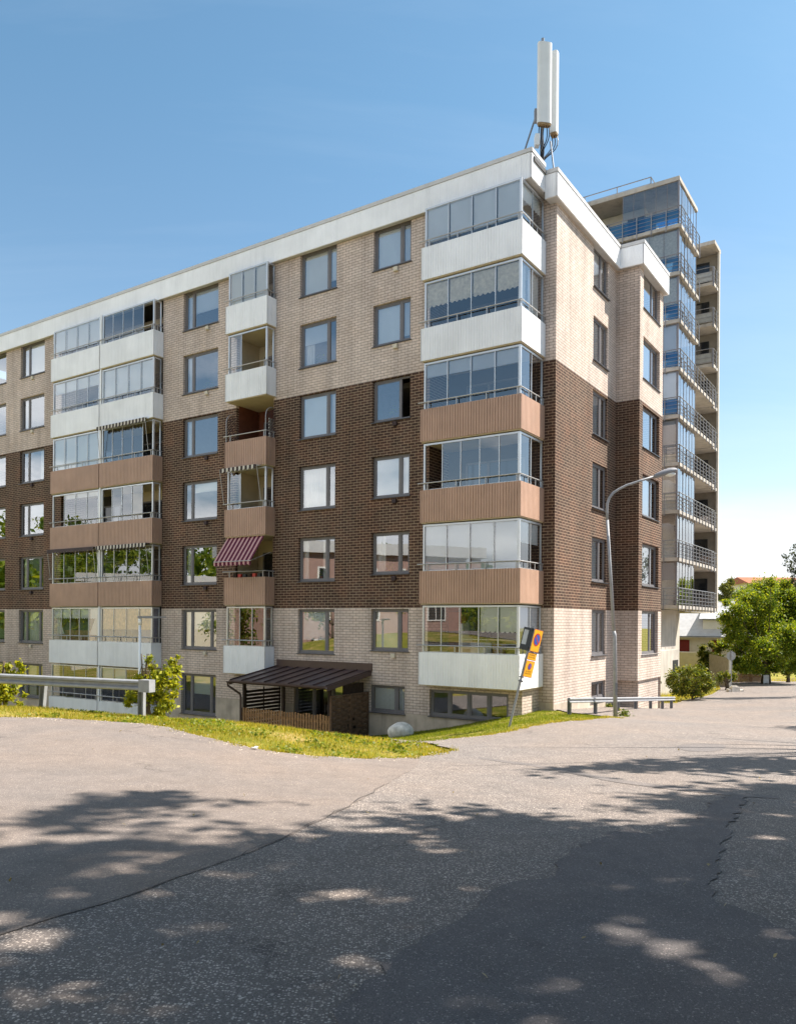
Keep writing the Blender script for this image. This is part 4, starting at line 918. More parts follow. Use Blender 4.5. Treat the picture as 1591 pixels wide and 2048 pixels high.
b.extrude([(0,0),(0.03,0),(0.03,-0.17),(0,-0.17)], (xb-0.01, ye, ze), (xb-0.01, yb_, zb2), (1,0,0)); b.build('barge_board', 'canopy_brown', ro, CO); b = MB(); b.extrude([(0,0),(0.03,0),(0.03,-0.17),(0,-0.17)], (xa-0.02, ye, ze), (xa-0.02, yb_, zb2), (1,0,0)); b.build('barge_board', 'canopy_brown', ro, CO)
gt = MB(); n = 10
gt.extrude([(-0.065*math.cos(PI*i/n), -0.07*math.sin(PI*i/n)-0.02) for i in range(n+1)]+[(0.055*math.cos(PI*i/n), -0.06*math.sin(PI*i/n)-0.02) for i in range(n+1)], (xa-0.06, ye-0.06, ze-0.01), (xb+0.02, ye-0.06, ze-0.01), (0,1,0))
gt.build('gutter', 'canopy_brown', ca, CO)
dp = MB(); dp.tube([(xa-0.02, ye-0.06, ze-0.08), (xa-0.02, ye-0.06, ze-0.2), (xa+0.28, ye+0.28, ze-0.52), (xa+0.30, ye+0.30, ze-0.65), (xa+0.30, ye+0.30, zg)], 0.042, 10); dp.build('downpipe', 'canopy_brown', ca, CO)
for x in (-10.95, -9.0, -6.85):
    q = MB(); q.box(x-0.05, PFN+0.05, zg-0.3, x+0.05, PFN+0.15, ze-0.02); q.build('post', 'dark_timber', ca, CO)
q = MB(); q.box(xa+0.1, PFN+0.03, ze-0.16, xb-0.1, PFN+0.17, ze-0.03); q.build('beam', 'dark_timber', ca, CO)
q = MB()
for i in range(13): z = -4.4+0.135*i; q.box(-10.98, PFN+0.2, z, -10.95, -N1-0.1, z+0.095)
for y in (PFN+0.2, -2.4, -N1-0.15): q.box(-11.0, y, zg, -10.98, y+0.06, -2.6)
q.build('slat_screen', 'dark_timber', ca, CO)
fl = MB(); fl.box(-11.0, PFN+0.1, zg-0.3, -6.75, -N1-0.01, zg-0.02); fl.build('deck', 'dark_timber', ca, CO)
ss = MB(); ss.box(-6.95, -2.6, -4.4, -6.9, -N1-0.05, -2.3); ss.build('side_frame', 'dark_timber', ca, CO)
fe, FO = frame_empty('picket_fence', -8.85, PFN, zg, 'low brown picket fence closing the front of the covered patio', 'fence')
fb_ = MB(); n = 34
pk = MB()
for i in range(n):
    x = -11.0+ (11.0-6.78)*i/(n-1); zt_ = -3.32+0.02*math.sin(i*1.3)+0.012*random.random(); wd_ = 0.086
    b0 = len(pk.v); zl = -4.62
    for y in (PFN-0.02, PFN): pk.v += [(x-wd_/2, y, zl), (x+wd_/2, y, zl), (x+wd_/2, y, zt_-0.02), (x+wd_/2-0.02, y, zt_), (x-wd_/2+0.02, y, zt_), (x-wd_/2, y, zt_-0.02)]
    pk.f += [tuple(b0+q for q in (0,1,2,3,4,5)), tuple(b0+6+q for q in (5,4,3,2,1,0))]+[(b0+a, b0+6+a, b0+6+(a+1) % 6, b0+(a+1) % 6) for a in range(6)]; pk.m += [0]*8
pk.build('pickets', 'picket', fe, FO)['kind'] = 'part'
rl = MB()
for z in (-3.55, -4.3): rl.box(-11.0, PFN+0.005, z-0.05, -6.78, PFN+0.045, z+0.05)
rl.build('rail', 'picket', fe, FO)
wo, WO = frame_empty('woven_fence_panel', -6.7, -2.5, zg, 'tall dark woven timber fence panel at the right end of the patio', 'fence')
wv = MB(); y0_, y1_ = PFN-0.02, -N1-0.04
for i in range(18):
    z = -4.5+0.1*i; nseg = 14; pv = None
    for j in range(nseg+1):
        y = y0_+(y1_-y0_)*j/nseg; x = -6.70+0.035*math.sin(PI*j*0.5+(PI if i % 2 else 0)+0.3)
        if pv and not (i in (6, 7, 9) and j in (6+i % 3, 9) and random.random() < 0.7):
            wv.face([(pv[0], pv[1], z), (x, y, z), (x, y, z+0.098), (pv[0], pv[1], z+0.098)]); wv.face([(pv[0]+0.008, pv[1], z), (pv[0]+0.008, pv[1], z+0.098), (x+0.008, y, z+0.098), (x+0.008, y, z)])
        pv = (x, y)
wv.build('weave', 'woven', wo, WO)
fr_ = MB()
for y in (y0_, (y0_+y1_)/2, y1_-0.03): fr_.box(-6.73, y-0.03, -4.7, -6.66, y+0.03, -2.66)
fr_.box(-6.73, y0_, -2.68, -6.66, y1_, -2.63); fr_.build('frame', 'woven', wo, WO)
def blob(b, c, rad, seed=0, rough=0.25, nu=22, nv=14):
    rg = random.Random(seed); ph = [(rg.uniform(0.6, 2.6), rg.uniform(0.6, 2.6), rg.uniform(0.6, 2.6), rg.uniform(0, 6)) for _ in range(7)]
    k0 = len(b.v)
    for j in range(nv+1):
        th_ = PI*j/nv
        for i in range(nu):
            a = 2*PI*i/nu; d = (math.sin(th_)*math.cos(a), math.sin(th_)*math.sin(a), math.cos(th_))
            s = 1+rough*sum(math.sin(p[0]*d[0]*2+p[1]*d[1]*2+p[2]*d[2]*2+p[3]) for p in ph)/7*1.6
            b.v.append((c[0]+rad[0]*d[0]*s, c[1]+rad[1]*d[1]*s, c[2]+rad[2]*d[2]*s))
    for j in range(nv):
        for i in range(nu):
            q = (k0+j*nu+i, k0+j*nu+(i+1) % nu, k0+(j+1)*nu+(i+1) % nu, k0+(j+1)*nu+i); b.f.append(q[::-1]); b.m.append(0)
bx_, by_ = G(800, 1474); bz_ = h(bx_, by_)
b = MB(); blob(b, (0, 0, 0.17), (0.43, 0.34, 0.29), 8, 0.16, 14, 9); bo = b.build('boulder', 'rock', None, smooth=True, loc=(bx_, by_, bz_)); tag(bo, 'pale grey boulder lying on the lawn beside the patio', 'boulder')
# ------------------------------------------------------------------ parking sign
sx_, sy_ = G(1018, 1453); sz_ = h(sx_, sy_); SY = sy_
K = F/SY
sg = empty('parking_sign', (sx_, sy_, sz_), 'leaning grey signpost with yellow no parking boards in front of the corner balcony', 'road sign', rot=(0, math.radians(13.2), 0))
p = MB(); p.tube([(0,0,-0.3), (0,0,2.62)], 0.03, 10); p.build('pole', 'galv', sg)
def disc(b, cx, cz, r, y, m, n=32, r0=0.0):
    for i in range(n):
        a, c = 2*PI*i/n, 2*PI*(i+1)/n
        if r0: b.face([(cx+r0*math.cos(a), y, cz+r0*math.sin(a)), (cx+r*math.cos(a), y, cz+r*math.sin(a)), (cx+r*math.cos(c), y, cz+r*math.sin(c)), (cx+r0*math.cos(c), y, cz+r0*math.sin(c))], m)
        else: b.face([(cx, y, cz), (cx+r*math.cos(a), y, cz+r*math.sin(a)), (cx+r*math.cos(c), y, cz+r*math.sin(c))], m)
def slash(b, cx, cz, r, wdt, y, m):
    a = math.radians(-45); dx, dz = math.cos(a), math.sin(a); nx, nz = -dz, dx
    b.face([(cx-dx*r-nx*wdt, y, cz-dz*r-nz*wdt), (cx+dx*r-nx*wdt, y, cz+dz*r-nz*wdt), (cx+dx*r+nx*wdt, y, cz+dz*r+nz*wdt), (cx-dx*r+nx*wdt, y, cz-dz*r+nz*wdt)], m)
SM = ['sign_yellow', 'sign_red', 'sign_blue', 'sign_ink', 'sign_back']
def board(z0, z1, wd_, sym, lines, yaw, x_off, name='sign_board', back=False):
    b = MB(); b.box(-wd_/2, 0.0, z0, wd_/2, 0.012, z1, 4)
    y = -0.002
    b.face([(-wd_/2+0.004, y, z0+0.004), (wd_/2-0.004, y, z0+0.004), (wd_/2-0.004, y, z1-0.004), (-wd_/2+0.004, y, z1-0.004)], 1)
    y = -0.004; e = 0.016
    b.face([(-wd_/2+e, y, z0+e), (wd_/2-e, y, z0+e), (wd_/2-e, y, z1-e), (-wd_/2+e, y, z1-e)], 0)
    if sym:
        cz, r_ = sym; disc(b, 0, cz, r_, y-0.002, 1); disc(b, 0, cz, r_*0.78, y-0.004, 2); slash(b, 0, cz, r_*0.82, r_*0.11, y-0.006, 1)
    rr = random.Random(int(z0*100))
    for (lz, lh, nl_) in lines:
        x = -wd_*0.34
        while x < wd_*0.32:
            ll = lh*rr.uniform(0.35, 0.75); b.face([(x, y-0.002, lz), (x+ll, y-0.002, lz), (x+ll, y-0.002, lz+lh*rr.uniform(0.75, 1.0)), (x, y-0.002, lz+lh*0.9)], 3); x += ll+lh*0.22
            if rr.random() < 0.16: x += lh*0.5
    return b.build(name, SM, sg, loc=(x_off, -0.045, 0), rot=(0, 0, yaw))
YAW = math.radians(50)
board(1.98, 2.56, 0.44, (2.30, 0.165), [], YAW, 0.15)
board(1.76, 1.955, 0.44, None, [(1.88, 0.036, 1), (1.82, 0.036, 1)], YAW, 0.13)
board(1.32, 1.745, 0.44, (1.60, 0.09), [(1.455, 0.036, 1), (1.40, 0.036, 1)], YAW, 0.13)
b = MB(); b.box(-0.19, -0.006, 1.98, 0.19, 0.006, 2.56, 0); b.box(-0.15, -0.010, 2.12, 0.02, -0.006, 2.50, 1)
b.box(-0.17, -0.03, 2.50, 0.17, 0.0, 2.53, 0); b.box(-0.17, -0.03, 2.04, 0.17, 0.0, 2.07, 0)
b.build('sign_back', ['sign_black', 'sign_back'], sg, loc=(-0.09, 0.05, 0), rot=(0, 0, math.radians(-58)))
b = MB(); b.box(-0.05, -0.05, 1.17, 0.06, 0.05, 1.21); b.box(-0.045, -0.045, 1.28, 0.05, 0.045, 1.31); b.build('clamp', 'galv_dark', sg)
# ------------------------------------------------------------------ street lamps
lx, ly = G(1230, 1436); lz = h(lx, ly)
la = empty('street_lamp', (lx, ly, lz), 'tall grey street lamp with a curved arm beside the right facade', 'street lamp'); LO = (lx, ly, lz)
def lp(px, py): q = at(px, py, ly); return (q[0], q[1], q[2])
p = MB(); p.tube([(lx, ly, lz-0.2), lp(1228, 1275), lp(1228, 1272), lp(1226.6, 1262)], [0.070, 0.068, 0.068, 0.056], 14); p.tube([lp(1226.6, 1262), lp(1213.4, 1040)], [0.055, 0.047], 14)
p.build('pole', 'galv', la, LO, smooth=True); q = MB(); q.box(lx-0.04, ly-0.076, lz+0.75, lx+0.04, ly-0.063, lz+1.15); q.box(lx-0.006, ly-0.082, lz+1.05, lx+0.006, ly-0.075, lz+1.08); q.build('hatch', 'galv_dark', la, LO)
arm = [(1213.4,1040),(1212.6,1022),(1213.5,1007),(1217.5,996),(1225,986),(1237,978),(1252,970.5),(1275,963),(1310,952)]
p = MB(); p.tube([lp(*q) for q in arm], [0.045]*5+[0.037]*4, 12); p.build('arm', 'galv', la, LO, smooth=True)
hd = MB(); c0 = Vector(lp(1306, 954)); c1 = Vector(lp(1352, 940)); ax = (c1-c0); ln = ax.length; ax.normalize(); upv = Vector((0,0,1)); sd = ax.cross(upv).normalized(); up2 = sd.cross(ax).normalized()
secs = [(0.0, 0.06, 0.05, 0.05), (0.12, 0.10, 0.09, 0.07), (0.4, 0.15, 0.13, 0.07), (0.7, 0.16, 0.14, 0.07), (0.92, 0.14, 0.10, 0.06), (1.0, 0.09, 0.05, 0.03)]
k0 = 0; nn = 14
for (t, wd_, hu, hd_) in secs:
    for i in range(nn):
        a = 2*PI*i/nn; q = c0+ax*(ln*t)+sd*(wd_*math.cos(a))+up2*((hu if math.sin(a) > 0 else hd_)*math.sin(a)); hd.v.append(tuple(q))
for j in range(len(secs)-1):
    for i in range(nn): hd.f.append((j*nn+i, j*nn+(i+1) % nn, (j+1)*nn+(i+1) % nn, (j+1)*nn+i)); hd.m.append(0)
hd.f += [tuple(range(nn))[::-1], tuple(range((len(secs)-1)*nn, len(secs)*nn))]; hd.m += [0, 0]
ho = hd.build('lamp_head', 'lamp_grey', la, LO, smooth=True)
ln_ = MB(); blob(ln_, tuple(c0+ax*(ln*0.66)-up2*0.055), (0.2, 0.13, 0.085), 1, 0.0, 18, 12); ln_.build('lens', 'blind', ho, LO, smooth=True)
ix, iy = -8.48, 26.0; iz = h(ix, iy); tz = at(279, 1236, iy)[2]
li = empty('path_lamp', (ix, iy, iz), 'slim pale lamp post with a flat head in front of the paired balconies', 'street lamp'); IO = (ix, iy, iz)
p = MB(); p.tube([(ix, iy, iz-0.2), (ix, iy, tz-0.1)], [0.05, 0.042], 12); p.tube([(ix, iy, tz-0.22), (ix, iy, tz)], 0.06, 12); p.build('pole', 'white_metal', li, IO, smooth=True)
p = MB(); b0 = 0
for (x, wy, z0, z1) in ((-0.06, 0.07, 0.0, 0.06), (0.25, 0.13, -0.01, 0.07), (0.6, 0.12, 0.0, 0.06), (0.86, 0.03, 0.03, 0.05)):
    p.v += [(ix+x, iy-wy, tz+z0), (ix+x, iy+wy, tz+z0), (ix+x, iy+wy, tz+z1), (ix+x, iy-wy, tz+z1)]
for j in range(3):
    for i in range(4): p.f.append((j*4+i, j*4+(i+1) % 4, j*4+4+(i+1) % 4, j*4+4+i)); p.m.append(0)
p.f += [(3,2,1,0), (12,13,14,15)]; p.m += [0, 0]; p.build('lamp_head', 'lamp_grey', li, IO)
# ------------------------------------------------------------------ guard rails
def guardrail(label, P0, P1, posts, zh, prof, post_w, name='guardrail', group='guard rails'):
    (x0, y0), (x1, y1) = P0, P1; ln = math.hypot(x1-x0, y1-y0); dx, dy = (x1-x0)/ln, (y1-y0)/ln; nx, ny = dy, -dx
    xm, ym = (x0+x1)/2, (y0+y1)/2; zm = h(xm, ym)
    e = empty(name, (xm, ym, zm), label, 'guard rail', group); O = (xm, ym, zm)
    za_, zb__ = h(x0, y0), h(x1, y1); zs = [za_+(zb__-za_)*t for t in (0, 0.25, 0.5, 0.75, 1)]
    b = MB(); N_ = 4
    for i in range(N_):
        a, c = i/N_, (i+1)/N_
        b.extrude(prof, (x0+dx*ln*a, y0+dy*ln*a, zs[i]+zh), (x0+dx*ln*c, y0+dy*ln*c, zs[i+1]+zh), (nx, ny, 0))
    bo_ = b.build('beam', 'galv', e, O)
    for t, lean in posts:
        x, y = x0+dx*ln*t, y0+dy*ln*t; z = h(x, y); zt_ = np.interp(t, (0, .25, .5, .75, 1), zs)+zh
        q = MB(); w2 = post_w/2; q.extrude([(-w2, -w2), (w2, -w2), (w2, w2), (w2*0.7, w2), (w2*0.7, -w2*0.7), (-w2, -w2*0.7)], (x+lean-nx*0.05, y-ny*0.05, z-0.3), (x-nx*0.05, y-ny*0.05, zt_-0.01), (dx, dy, 0), (nx, ny, 0)); q.build('post', 'galv_dark', e, O)
    return e, O, bo_, (dx, dy, nx, ny, zs)
prof_k = [(0.0, 0.0), (0.055, 0.0), (0.075, -0.02), (0.075, -0.055), (0.035, -0.085), (0.035, -0.12), (0.075, -0.15), (0.075, -0.185), (0.055, -0.205), (0.0, -0.205), (0.0, -0.195), (0.05, -0.195), (0.065, -0.18), (0.065, -0.155), (0.02, -0.125), (0.02, -0.08), (0.065, -0.05), (0.065, -0.025), (0.05, -0.01), (0.0, -0.01)]
p1 = at(296, 1372, 15.35); p0 = at(-560, 1318, 20.5)
gl_, GO, bm_, q = guardrail('galvanised guard rail with a boxed end on the grass verge at left', (p0[0], p0[1]), (p1[0], p1[1]), [], 0.0, [(0,0),(0.001,0),(0.001,-0.001)], 0.1)
bpy.data.objects.remove(bm_)
b = MB(); A_ = Vector(at(-560, 1322, 20.5)); B_ = Vector(at(289, 1360, 15.4)); dirv = (B_-A_).normalized(); nv_ = Vector((dirv.y, -dirv.x, 0)).normalized()
prof_L = [(a*1.5, c) for a, c in prof_k]
b.extrude(prof_L, A_, B_, nv_); b.build('beam', 'galv', gl_, GO)
e_ = MB(); e_.extrude([(-0.03, 0.012), (0.15, 0.012), (0.15, -0.225), (-0.03, -0.225)], B_-dirv*0.02, B_+dirv*0.235, nv_); e_.build('end_cap', 'galv', gl_, GO)
for (px, pyb, lean) in ((281, 1436, 0.0), (86, 1419, -0.08), (-130, 1405, -0.05)):
    t = None; best = min(((abs((lambda pp: CX + F*pp.x/pp.y)(A_+(B_-A_)*s)-px), s) for s in [i/2000 for i in range(2001)]))[1]
    P = A_+(B_-A_)*best; z = h(P.x, P.y); q = MB(); w2 = 0.065
    q.extrude([(-w2, -0.04), (w2, -0.04), (w2, 0.04), (w2-0.012, 0.04), (w2-0.012, -0.028), (-w2+0.012, -0.028), (-w2+0.012, 0.04), (-w2, 0.04)], (P.x+lean-nv_.x*0.06, P.y-nv_.y*0.06, z-0.4), (P.x-nv_.x*0.06, P.y-nv_.y*0.06, P.z-0.03), (dirv.x, dirv.y, 0), (nv_.x, nv_.y, 0)); q.build('post', 'galv', gl_, GO)
ga = BW(1.40, -2.25); gb = BW(1.42, 9.85)
prof_s = [(a, c*0.78) for a, c in prof_k]
gr_, GO2, bm_, q = guardrail('low galvanised guard rail along the foot of the right brick facade', ga, gb, [(0.02, 0), (0.21, 0), (0.40, 0.0), (0.57, 0), (0.73, 0), (0.87, 0), (0.985, 0)], 0.54, prof_s, 0.10)
# ------------------------------------------------------------------ vegetation
def leaf_object(name, centers, size, mat, parent=None, off=(0,0,0), up=0.35, aspect=0.5, droop=0.0):
    n = len(centers); c = np.asarray(centers, float)-np.array(off)
    a = RNG.normal(size=(n, 3)); a[:, 2] -= droop; a /= np.linalg.norm(a, axis=1)[:, None]
    b = RNG.normal(size=(n, 3)); nrm = np.cross(a, b); nrm[:, 2] = np.abs(nrm[:, 2])+up; b = np.cross(nrm, a); b /= np.linalg.norm(b, axis=1)[:, None]
    s = size*RNG.uniform(0.6, 1.35, size=(n, 1)); A = a*s*0.5; B = b*s*0.5*aspect
    nn = np.cross(A, B); nn /= np.maximum(np.linalg.norm(nn, axis=1)[:, None], 1e-9)
    v = np.empty((n, 4, 3)); v[:, 0] = c-A; v[:, 1] = c+B+nn*s*0.08; v[:, 2] = c+A; v[:, 3] = c-B+nn*s*0.08
    me = bpy.data.meshes.new(name); me.vertices.add(n*4); me.vertices.foreach_set('co', v.reshape(-1))
    me.loops.add(n*4); me.loops.foreach_set('vertex_index', np.arange(n*4, dtype=np.int32)); me.polygons.add(n)
    me.polygons.foreach_set('loop_start', np.arange(0, n*4, 4, dtype=np.int32)); me.polygons.foreach_set('loop_total', np.full(n, 4, dtype=np.int32))
    me.materials.append(MATS[mat]); me.update(calc_edges=True); me.validate()
    o = bpy.data.objects.new(name, me); COL.objects.link(o)
    if parent is not None: o.parent = parent
    return o
def crown_pts(n, clumps, spread):
    w_ = np.array([c[3]**2 for c in clumps]); w_ = w_/w_.sum(); k = RNG.choice(len(clumps), size=n, p=w_)
    C_ = np.array([c[:3] for c in clumps])[k]; r_ = np.array([c[3] for c in clumps])[k]
    d = RNG.normal(size=(n, 3)); d /= np.linalg.norm(d, axis=1)[:, None]
    q = np.abs(RNG.normal(0, 0.42, size=n))+0.25; q = np.minimum(q, 1.35)
    return C_+d*(r_*q)[:, None]*np.array(spread)
def make_clumps(c, rad, n, r0, r1, seed, shell=0.55):
    rg = random.Random(seed); out = []
    while len(out) < n:
        d = Vector((rg.gauss(0,1), rg.gauss(0,1), rg.gauss(0,1))).normalized(); q = rg.uniform(shell, 1.0)
        out.append((c[0]+rad[0]*d.x*q, c[1]+rad[1]*d.y*q, c[2]+rad[2]*d.z*q, rg.uniform(r0, r1)))
    return out
def tree(name, label, cat, x, y, base_z, clumps, nleaf, lsize, mat, trunk_h, r0, group=None, spread=(1,1,0.75), stems=1, droop=0.0, limbs=9, aspect=0.5, seed=1, filt=None):
    e = empty(name, (x, y, base_z), label, cat, group); O = (x, y, base_z); rg = random.Random(seed)
    t = MB()
    for s in range(stems):
        ox, oy = (rg.uniform(-0.5, 0.5)*r0*stems*1.6, rg.uniform(-0.5, 0.5)*r0*stems*1.6) if stems > 1 else (0, 0)
        top = (x+ox*1.8, y+oy*1.8, base_z+trunk_h); pts = []
        for i in range(6):
            q = i/5; pts.append((x+ox+(top[0]-x-ox)*q+0.06*math.sin(q*5+s), y+oy+(top[1]-y-oy)*q, base_z-0.2+(trunk_h+0.2)*q))
        t.tube(pts, [r0*(1.25 if i == 0 else 1-0.7*i/5) for i in range(6)], 9)
        big = sorted(clumps, key=lambda c: rg.random())[:max(1, limbs//stems)]
        for c in big:
            q = rg.uniform(0.35, 0.95); p0 = Vector(pts[0]).lerp(Vector(pts[-1]), q); p2 = Vector(c[:3]); p1 = p0.lerp(p2, 0.5)+Vector((0, 0, -0.08*(p2-p0).length))
            rr = r0*(1-0.7*q)*0.55; t.tube([p0, p1, p2], [rr, rr*0.6, rr*0.2], 6)
    t.build('trunk', 'bark', e, O, smooth=True)
    cp_ = crown_pts(nleaf, clumps, spread)
    if filt: cp_ = filt(cp_)
    leaf_object('crown', cp_, lsize, mat, e, O, droop=droop, aspect=aspect)
    return e
# two young trees behind the left guard rail
def px_clumps(lst, Y, dY=0.35, seed=0):
    rg = random.Random(seed); out = []
    for (px, py, pr) in lst:
        yy = Y+rg.uniform(-dY, dY); q = at(px, py, yy); out.append((q[0], q[1], q[2], pr*yy/F))
    return out
BYY = 17.6
cl = px_clumps([(300,1318,10),(303,1335,11),(312,1350,13),(345,1325,12),(352,1340,14),(335,1345,14),(322,1362,18),(300,1368,18),(280,1360,13),(345,1368,17),(275,1378,14),(262,1395,17),(255,1408,10),(295,1395,20),(322,1392,20),(335,1410,18),(318,1425,16),(348,1390,10),(285,1412,14),(356,1315,7)], BYY, 0.3, 3)
x, y = at(298, 1420, BYY)[:2]
tree('young_tree', 'bright yellow green young tree beside the boxed end of the left guard rail', 'tree', x, y, h(x, y), cl, 3000, 0.105, 'leaf_bush', 1.6, 0.035, 'young trees behind the left guard rail', (1,1,1), 3, 0.3, 18, 0.5, 4)
cl = px_clumps([(38,1328,9),(45,1338,9),(15,1335,10),(-5,1345,14),(20,1350,13),(40,1352,9),(5,1372,17),(-20,1370,20),(25,1380,15),(15,1395,15),(50,1390,7),(-15,1398,18),(-40,1380,22),(40,1408,9)], 18.4, 0.3, 5)
x, y = at(0, 1420, 18.4)[:2]
tree('young_tree', 'yellow green young tree cut off by the left edge of the photo', 'tree', x, y, h(x, y), cl, 2200, 0.105, 'leaf_bush', 1.4, 0.035, 'young trees behind the left guard rail', (1,1,1), 3, 0.3, 14, 0.5, 6)
# shrub right of the facade
cl = px_clumps([(1345,1352,16),(1360,1345,17),(1378,1342,16),(1395,1346,17),(1410,1355,17),(1420,1368,14),(1352,1370,18),(1372,1366,20),(1393,1370,20),(1410,1378,14),(1365,1383,15),(1385,1386,14),(1338,1364,12),(1400,1388,10),(1348,1383,10)], 38.6, 0.6, 8)
x, y = at(1380, 1390, 38.6)[:2]
tree('shrub', 'round leafy shrub at the far end of the low guard rail', 'shrub', x, y, h(x, y), cl, 5200, 0.13, 'leaf_shrub', 0.9, 0.03, None, (1,1,0.9), 4, 0.0, 16, 0.5, 9)
# big street tree at right
BT = 60.0; bx0, by0 = at(1532, 1358, BT)[:2]
cl = px_clumps([(1525,1180,26),(1555,1185,24),(1585,1195,26),(1498,1200,22),(1478,1222,22),(1462,1245,18),(1520,1215,32),(1555,1225,32),(1590,1235,30),(1610,1215,28),(1500,1250,30),(1540,1260,32),(1580,1270,32),(1615,1260,30),(1468,1268,18),(1490,1285,24),(1525,1295,28),(1565,1302,26),(1600,1300,26),(1478,1300,14),(1505,1318,14),(1545,1318,14),(1625,1235,24),(1450,1262,8),(1450,1235,14),(1448,1290,13),(1470,1322,13),(1490,1335,12),(1520,1330,14),(1560,1330,14),(1590,1335,16),(1452,1205,9),(1520,1340,11),(1545,1338,11),(1500,1328,12),(1610,1325,16),(1485,1190,16),(1540,1165,12),(1572,1168,13),(1512,1172,10),(1455,1280,8)], BT, 3.2, 12)
tree('street_tree', 'broad dark green tree standing beside the road at right', 'tree', bx0, by0, h(bx0, by0), [(a, b_, c, r_*1.25) for a, b_, c, r_ in cl], 90000, 0.17, 'leaf_tree', 4.0, 0.2, None, (1,1,0.8), 2, 0.0, 16, 0.55, 13)
# birch reaching in at the right edge
bx1, by1 = 24.3, 41.0
cl = px_clumps([(1588,1095,9),(1583,1107,7),(1572,1115,7),(1564,1112,5),(1580,1125,9),(1590,1120,10),(1578,1138,9),(1569,1128,6),(1588,1145,12),(1584,1160,10),(1593,1170,12),(1610,1130,30),(1625,1100,30),(1650,1150,40),(1620,1185,30),(1650,1220,40),(1690,1080,45),(1700,1180,50),(1660,1040,40),(1720,1260,45)], 41.0, 0.9, 21)
tree('birch', 'drooping birch reaching in from the right edge of the photo', 'tree', bx1, by1, h(bx1, by1), cl, 9000, 0.13, 'leaf_birch', 9.0, 0.16, None, (0.8,1,1.25), 1, 1.2, 18, 0.5, 22)
# pale tree behind the tower edge, others on the skyline
def pxtree(name, label, px0, px1, pyt, pyb, Y, n, ls, mat, seed, ncl=26, cat='tree', group=None):
    c0 = at((px0+px1)/2, (pyt+pyb)/2, Y); rad = ((px1-px0)/2*Y/F*0.8, (px1-px0)/2*Y/F*0.8, (pyb-pyt)/2*Y/F*0.85)
    cl_ = make_clumps(c0, rad, ncl, rad[0]*0.28, rad[0]*0.48, seed); bz = h(c0[0], c0[1])
    return tree(name, label, cat, c0[0], c0[1], bz, cl_, n, ls, mat, max(0.6, c0[2]-bz), 0.18, group, (1,1,1), 1, 0.2, 10, 0.5, seed)
pxtree('garden_tree', 'pale yellowish birch behind the big road tree and close to the tower', 1428, 1478, 1136, 1300, 82, 7000, 0.26, 'leaf_pale', 31)
pxtree('garden_tree', 'thin pale tree behind the left shoulder of the big road tree', 1470, 1520, 1158, 1300, 95, 5000, 0.3, 'leaf_pale', 32)
pxtree('garden_bush', 'dark hedge bush in the shade below the big road tree', 1462, 1535, 1305, 1352, 66, 5000, 0.2, 'leaf_tree', 33, 18, 'bush')
pxtree('garden_bush', 'sunny bush with pale flowers right of the big tree trunk', 1548, 1600, 1305, 1352, 64, 4200, 0.2, 'leaf_garden', 34, 18, 'bush')
cl = px_clumps([(1404,1296,8),(1412,1310,10),(1406,1322,11),(1418,1328,9),(1400,1336,11),(1413,1342,12),(1426,1312,9),(1402,1308,9),(1422,1290,8),(1434,1300,8),(1430,1325,10),(1440,1316,8)], 62, 0.8, 35); x, y = at(1408, 1345, 62)[:2]
tree('climbing_plant', 'green climbing plant on the red house wall', 'plant', x, y, h(x, y), cl, 5200, 0.2, 'leaf_garden', 1.6, 0.04, None, (1,1,1), 2, 0.2, 6, 0.5, 35)
pxtree('flower_bed', 'low pale flowering bed at the foot of the round sign', 1428, 1476, 1345, 1364, 52, 1800, 0.12, 'leaf_garden', 36, 12, 'plant')
# trees beside the road behind the camera's right shoulder; their shade falls across the road
SUN_AZ = math.radians(76.3); SUN_EL = math.radians(51.5)
SHX, SHY = math.sin(SUN_AZ)/math.tan(SUN_EL), math.cos(SUN_AZ)/math.tan(SUN_EL)
# the crowns are thinned where the photograph shows the sun coming through to the road
SPOTS = [(230,1742,62,16),(120,1690,45,12),(20,1690,50,20),(375,1872,85,22),(480,1632,95,13),(690,1806,100,20),(762,1750,45,11),(945,1788,70,12),(1165,1642,55,9),(1060,1732,45,8),(1210,1786,50,9),(160,2010,150,30),(700,1935,90,18),(640,1975,60,12),(1120,1600,110,7),(1010,1586,60,6),(1290,1585,70,6),(1230,1690,40,7),(1340,1770,60,9),(1560,1880,50,14),(1110,1995,60,16),(1500,1760,45,10),(1000,2040,80,18),(300,1790,50,10),(120,1800,60,12),(420,1760,50,9),(820,1880,60,12),(540,1745,45,8),(880,1710,45,7),(1300,1640,45,6),(760,1660,60,6),(90,1900,60,14),(1380,1560,50,5),(900,1640,50,6),(330,1650,50,7),(1420,1980,45,10),(560,1880,40,9)]
SPW = [];
for (a_, b_, ra_, rb_) in SPOTS:
    c_ = G(a_, b_); e_ = G(a_+ra_, b_); n_ = G(a_, b_-rb_); SPW.append((c_[0], c_[1], 1.2*abs(e_[0]-c_[0]), 1.25*abs(n_[1]-c_[1])))
def GX(lst): return [G(*p) for p in lst]
SHADE_A = GX([(-500,1668),(0,1655),(60,1640),(150,1618),(220,1597),(330,1593),(440,1600),(560,1606),(640,1602),(720,1608),(790,1600),(880,1583),(960,1580),(1010,1576),(1000,1552),(1060,1544),(1180,1539),(1290,1527),(1450,1522),(1591,1524),(1900,1518)])+[(14, 8), (14, -14), (-16, -14), (-16, 6.5)]
SHADE_B = GX([(1370,1428),(1450,1416),(1591,1408),(1900,1402),(1900,1470),(1591,1464),(1480,1442)])
SHADE_C = GX([(1330,1399),(1450,1390),(1591,1385),(1900,1384),(1900,1402),(1591,1401),(1440,1404)])
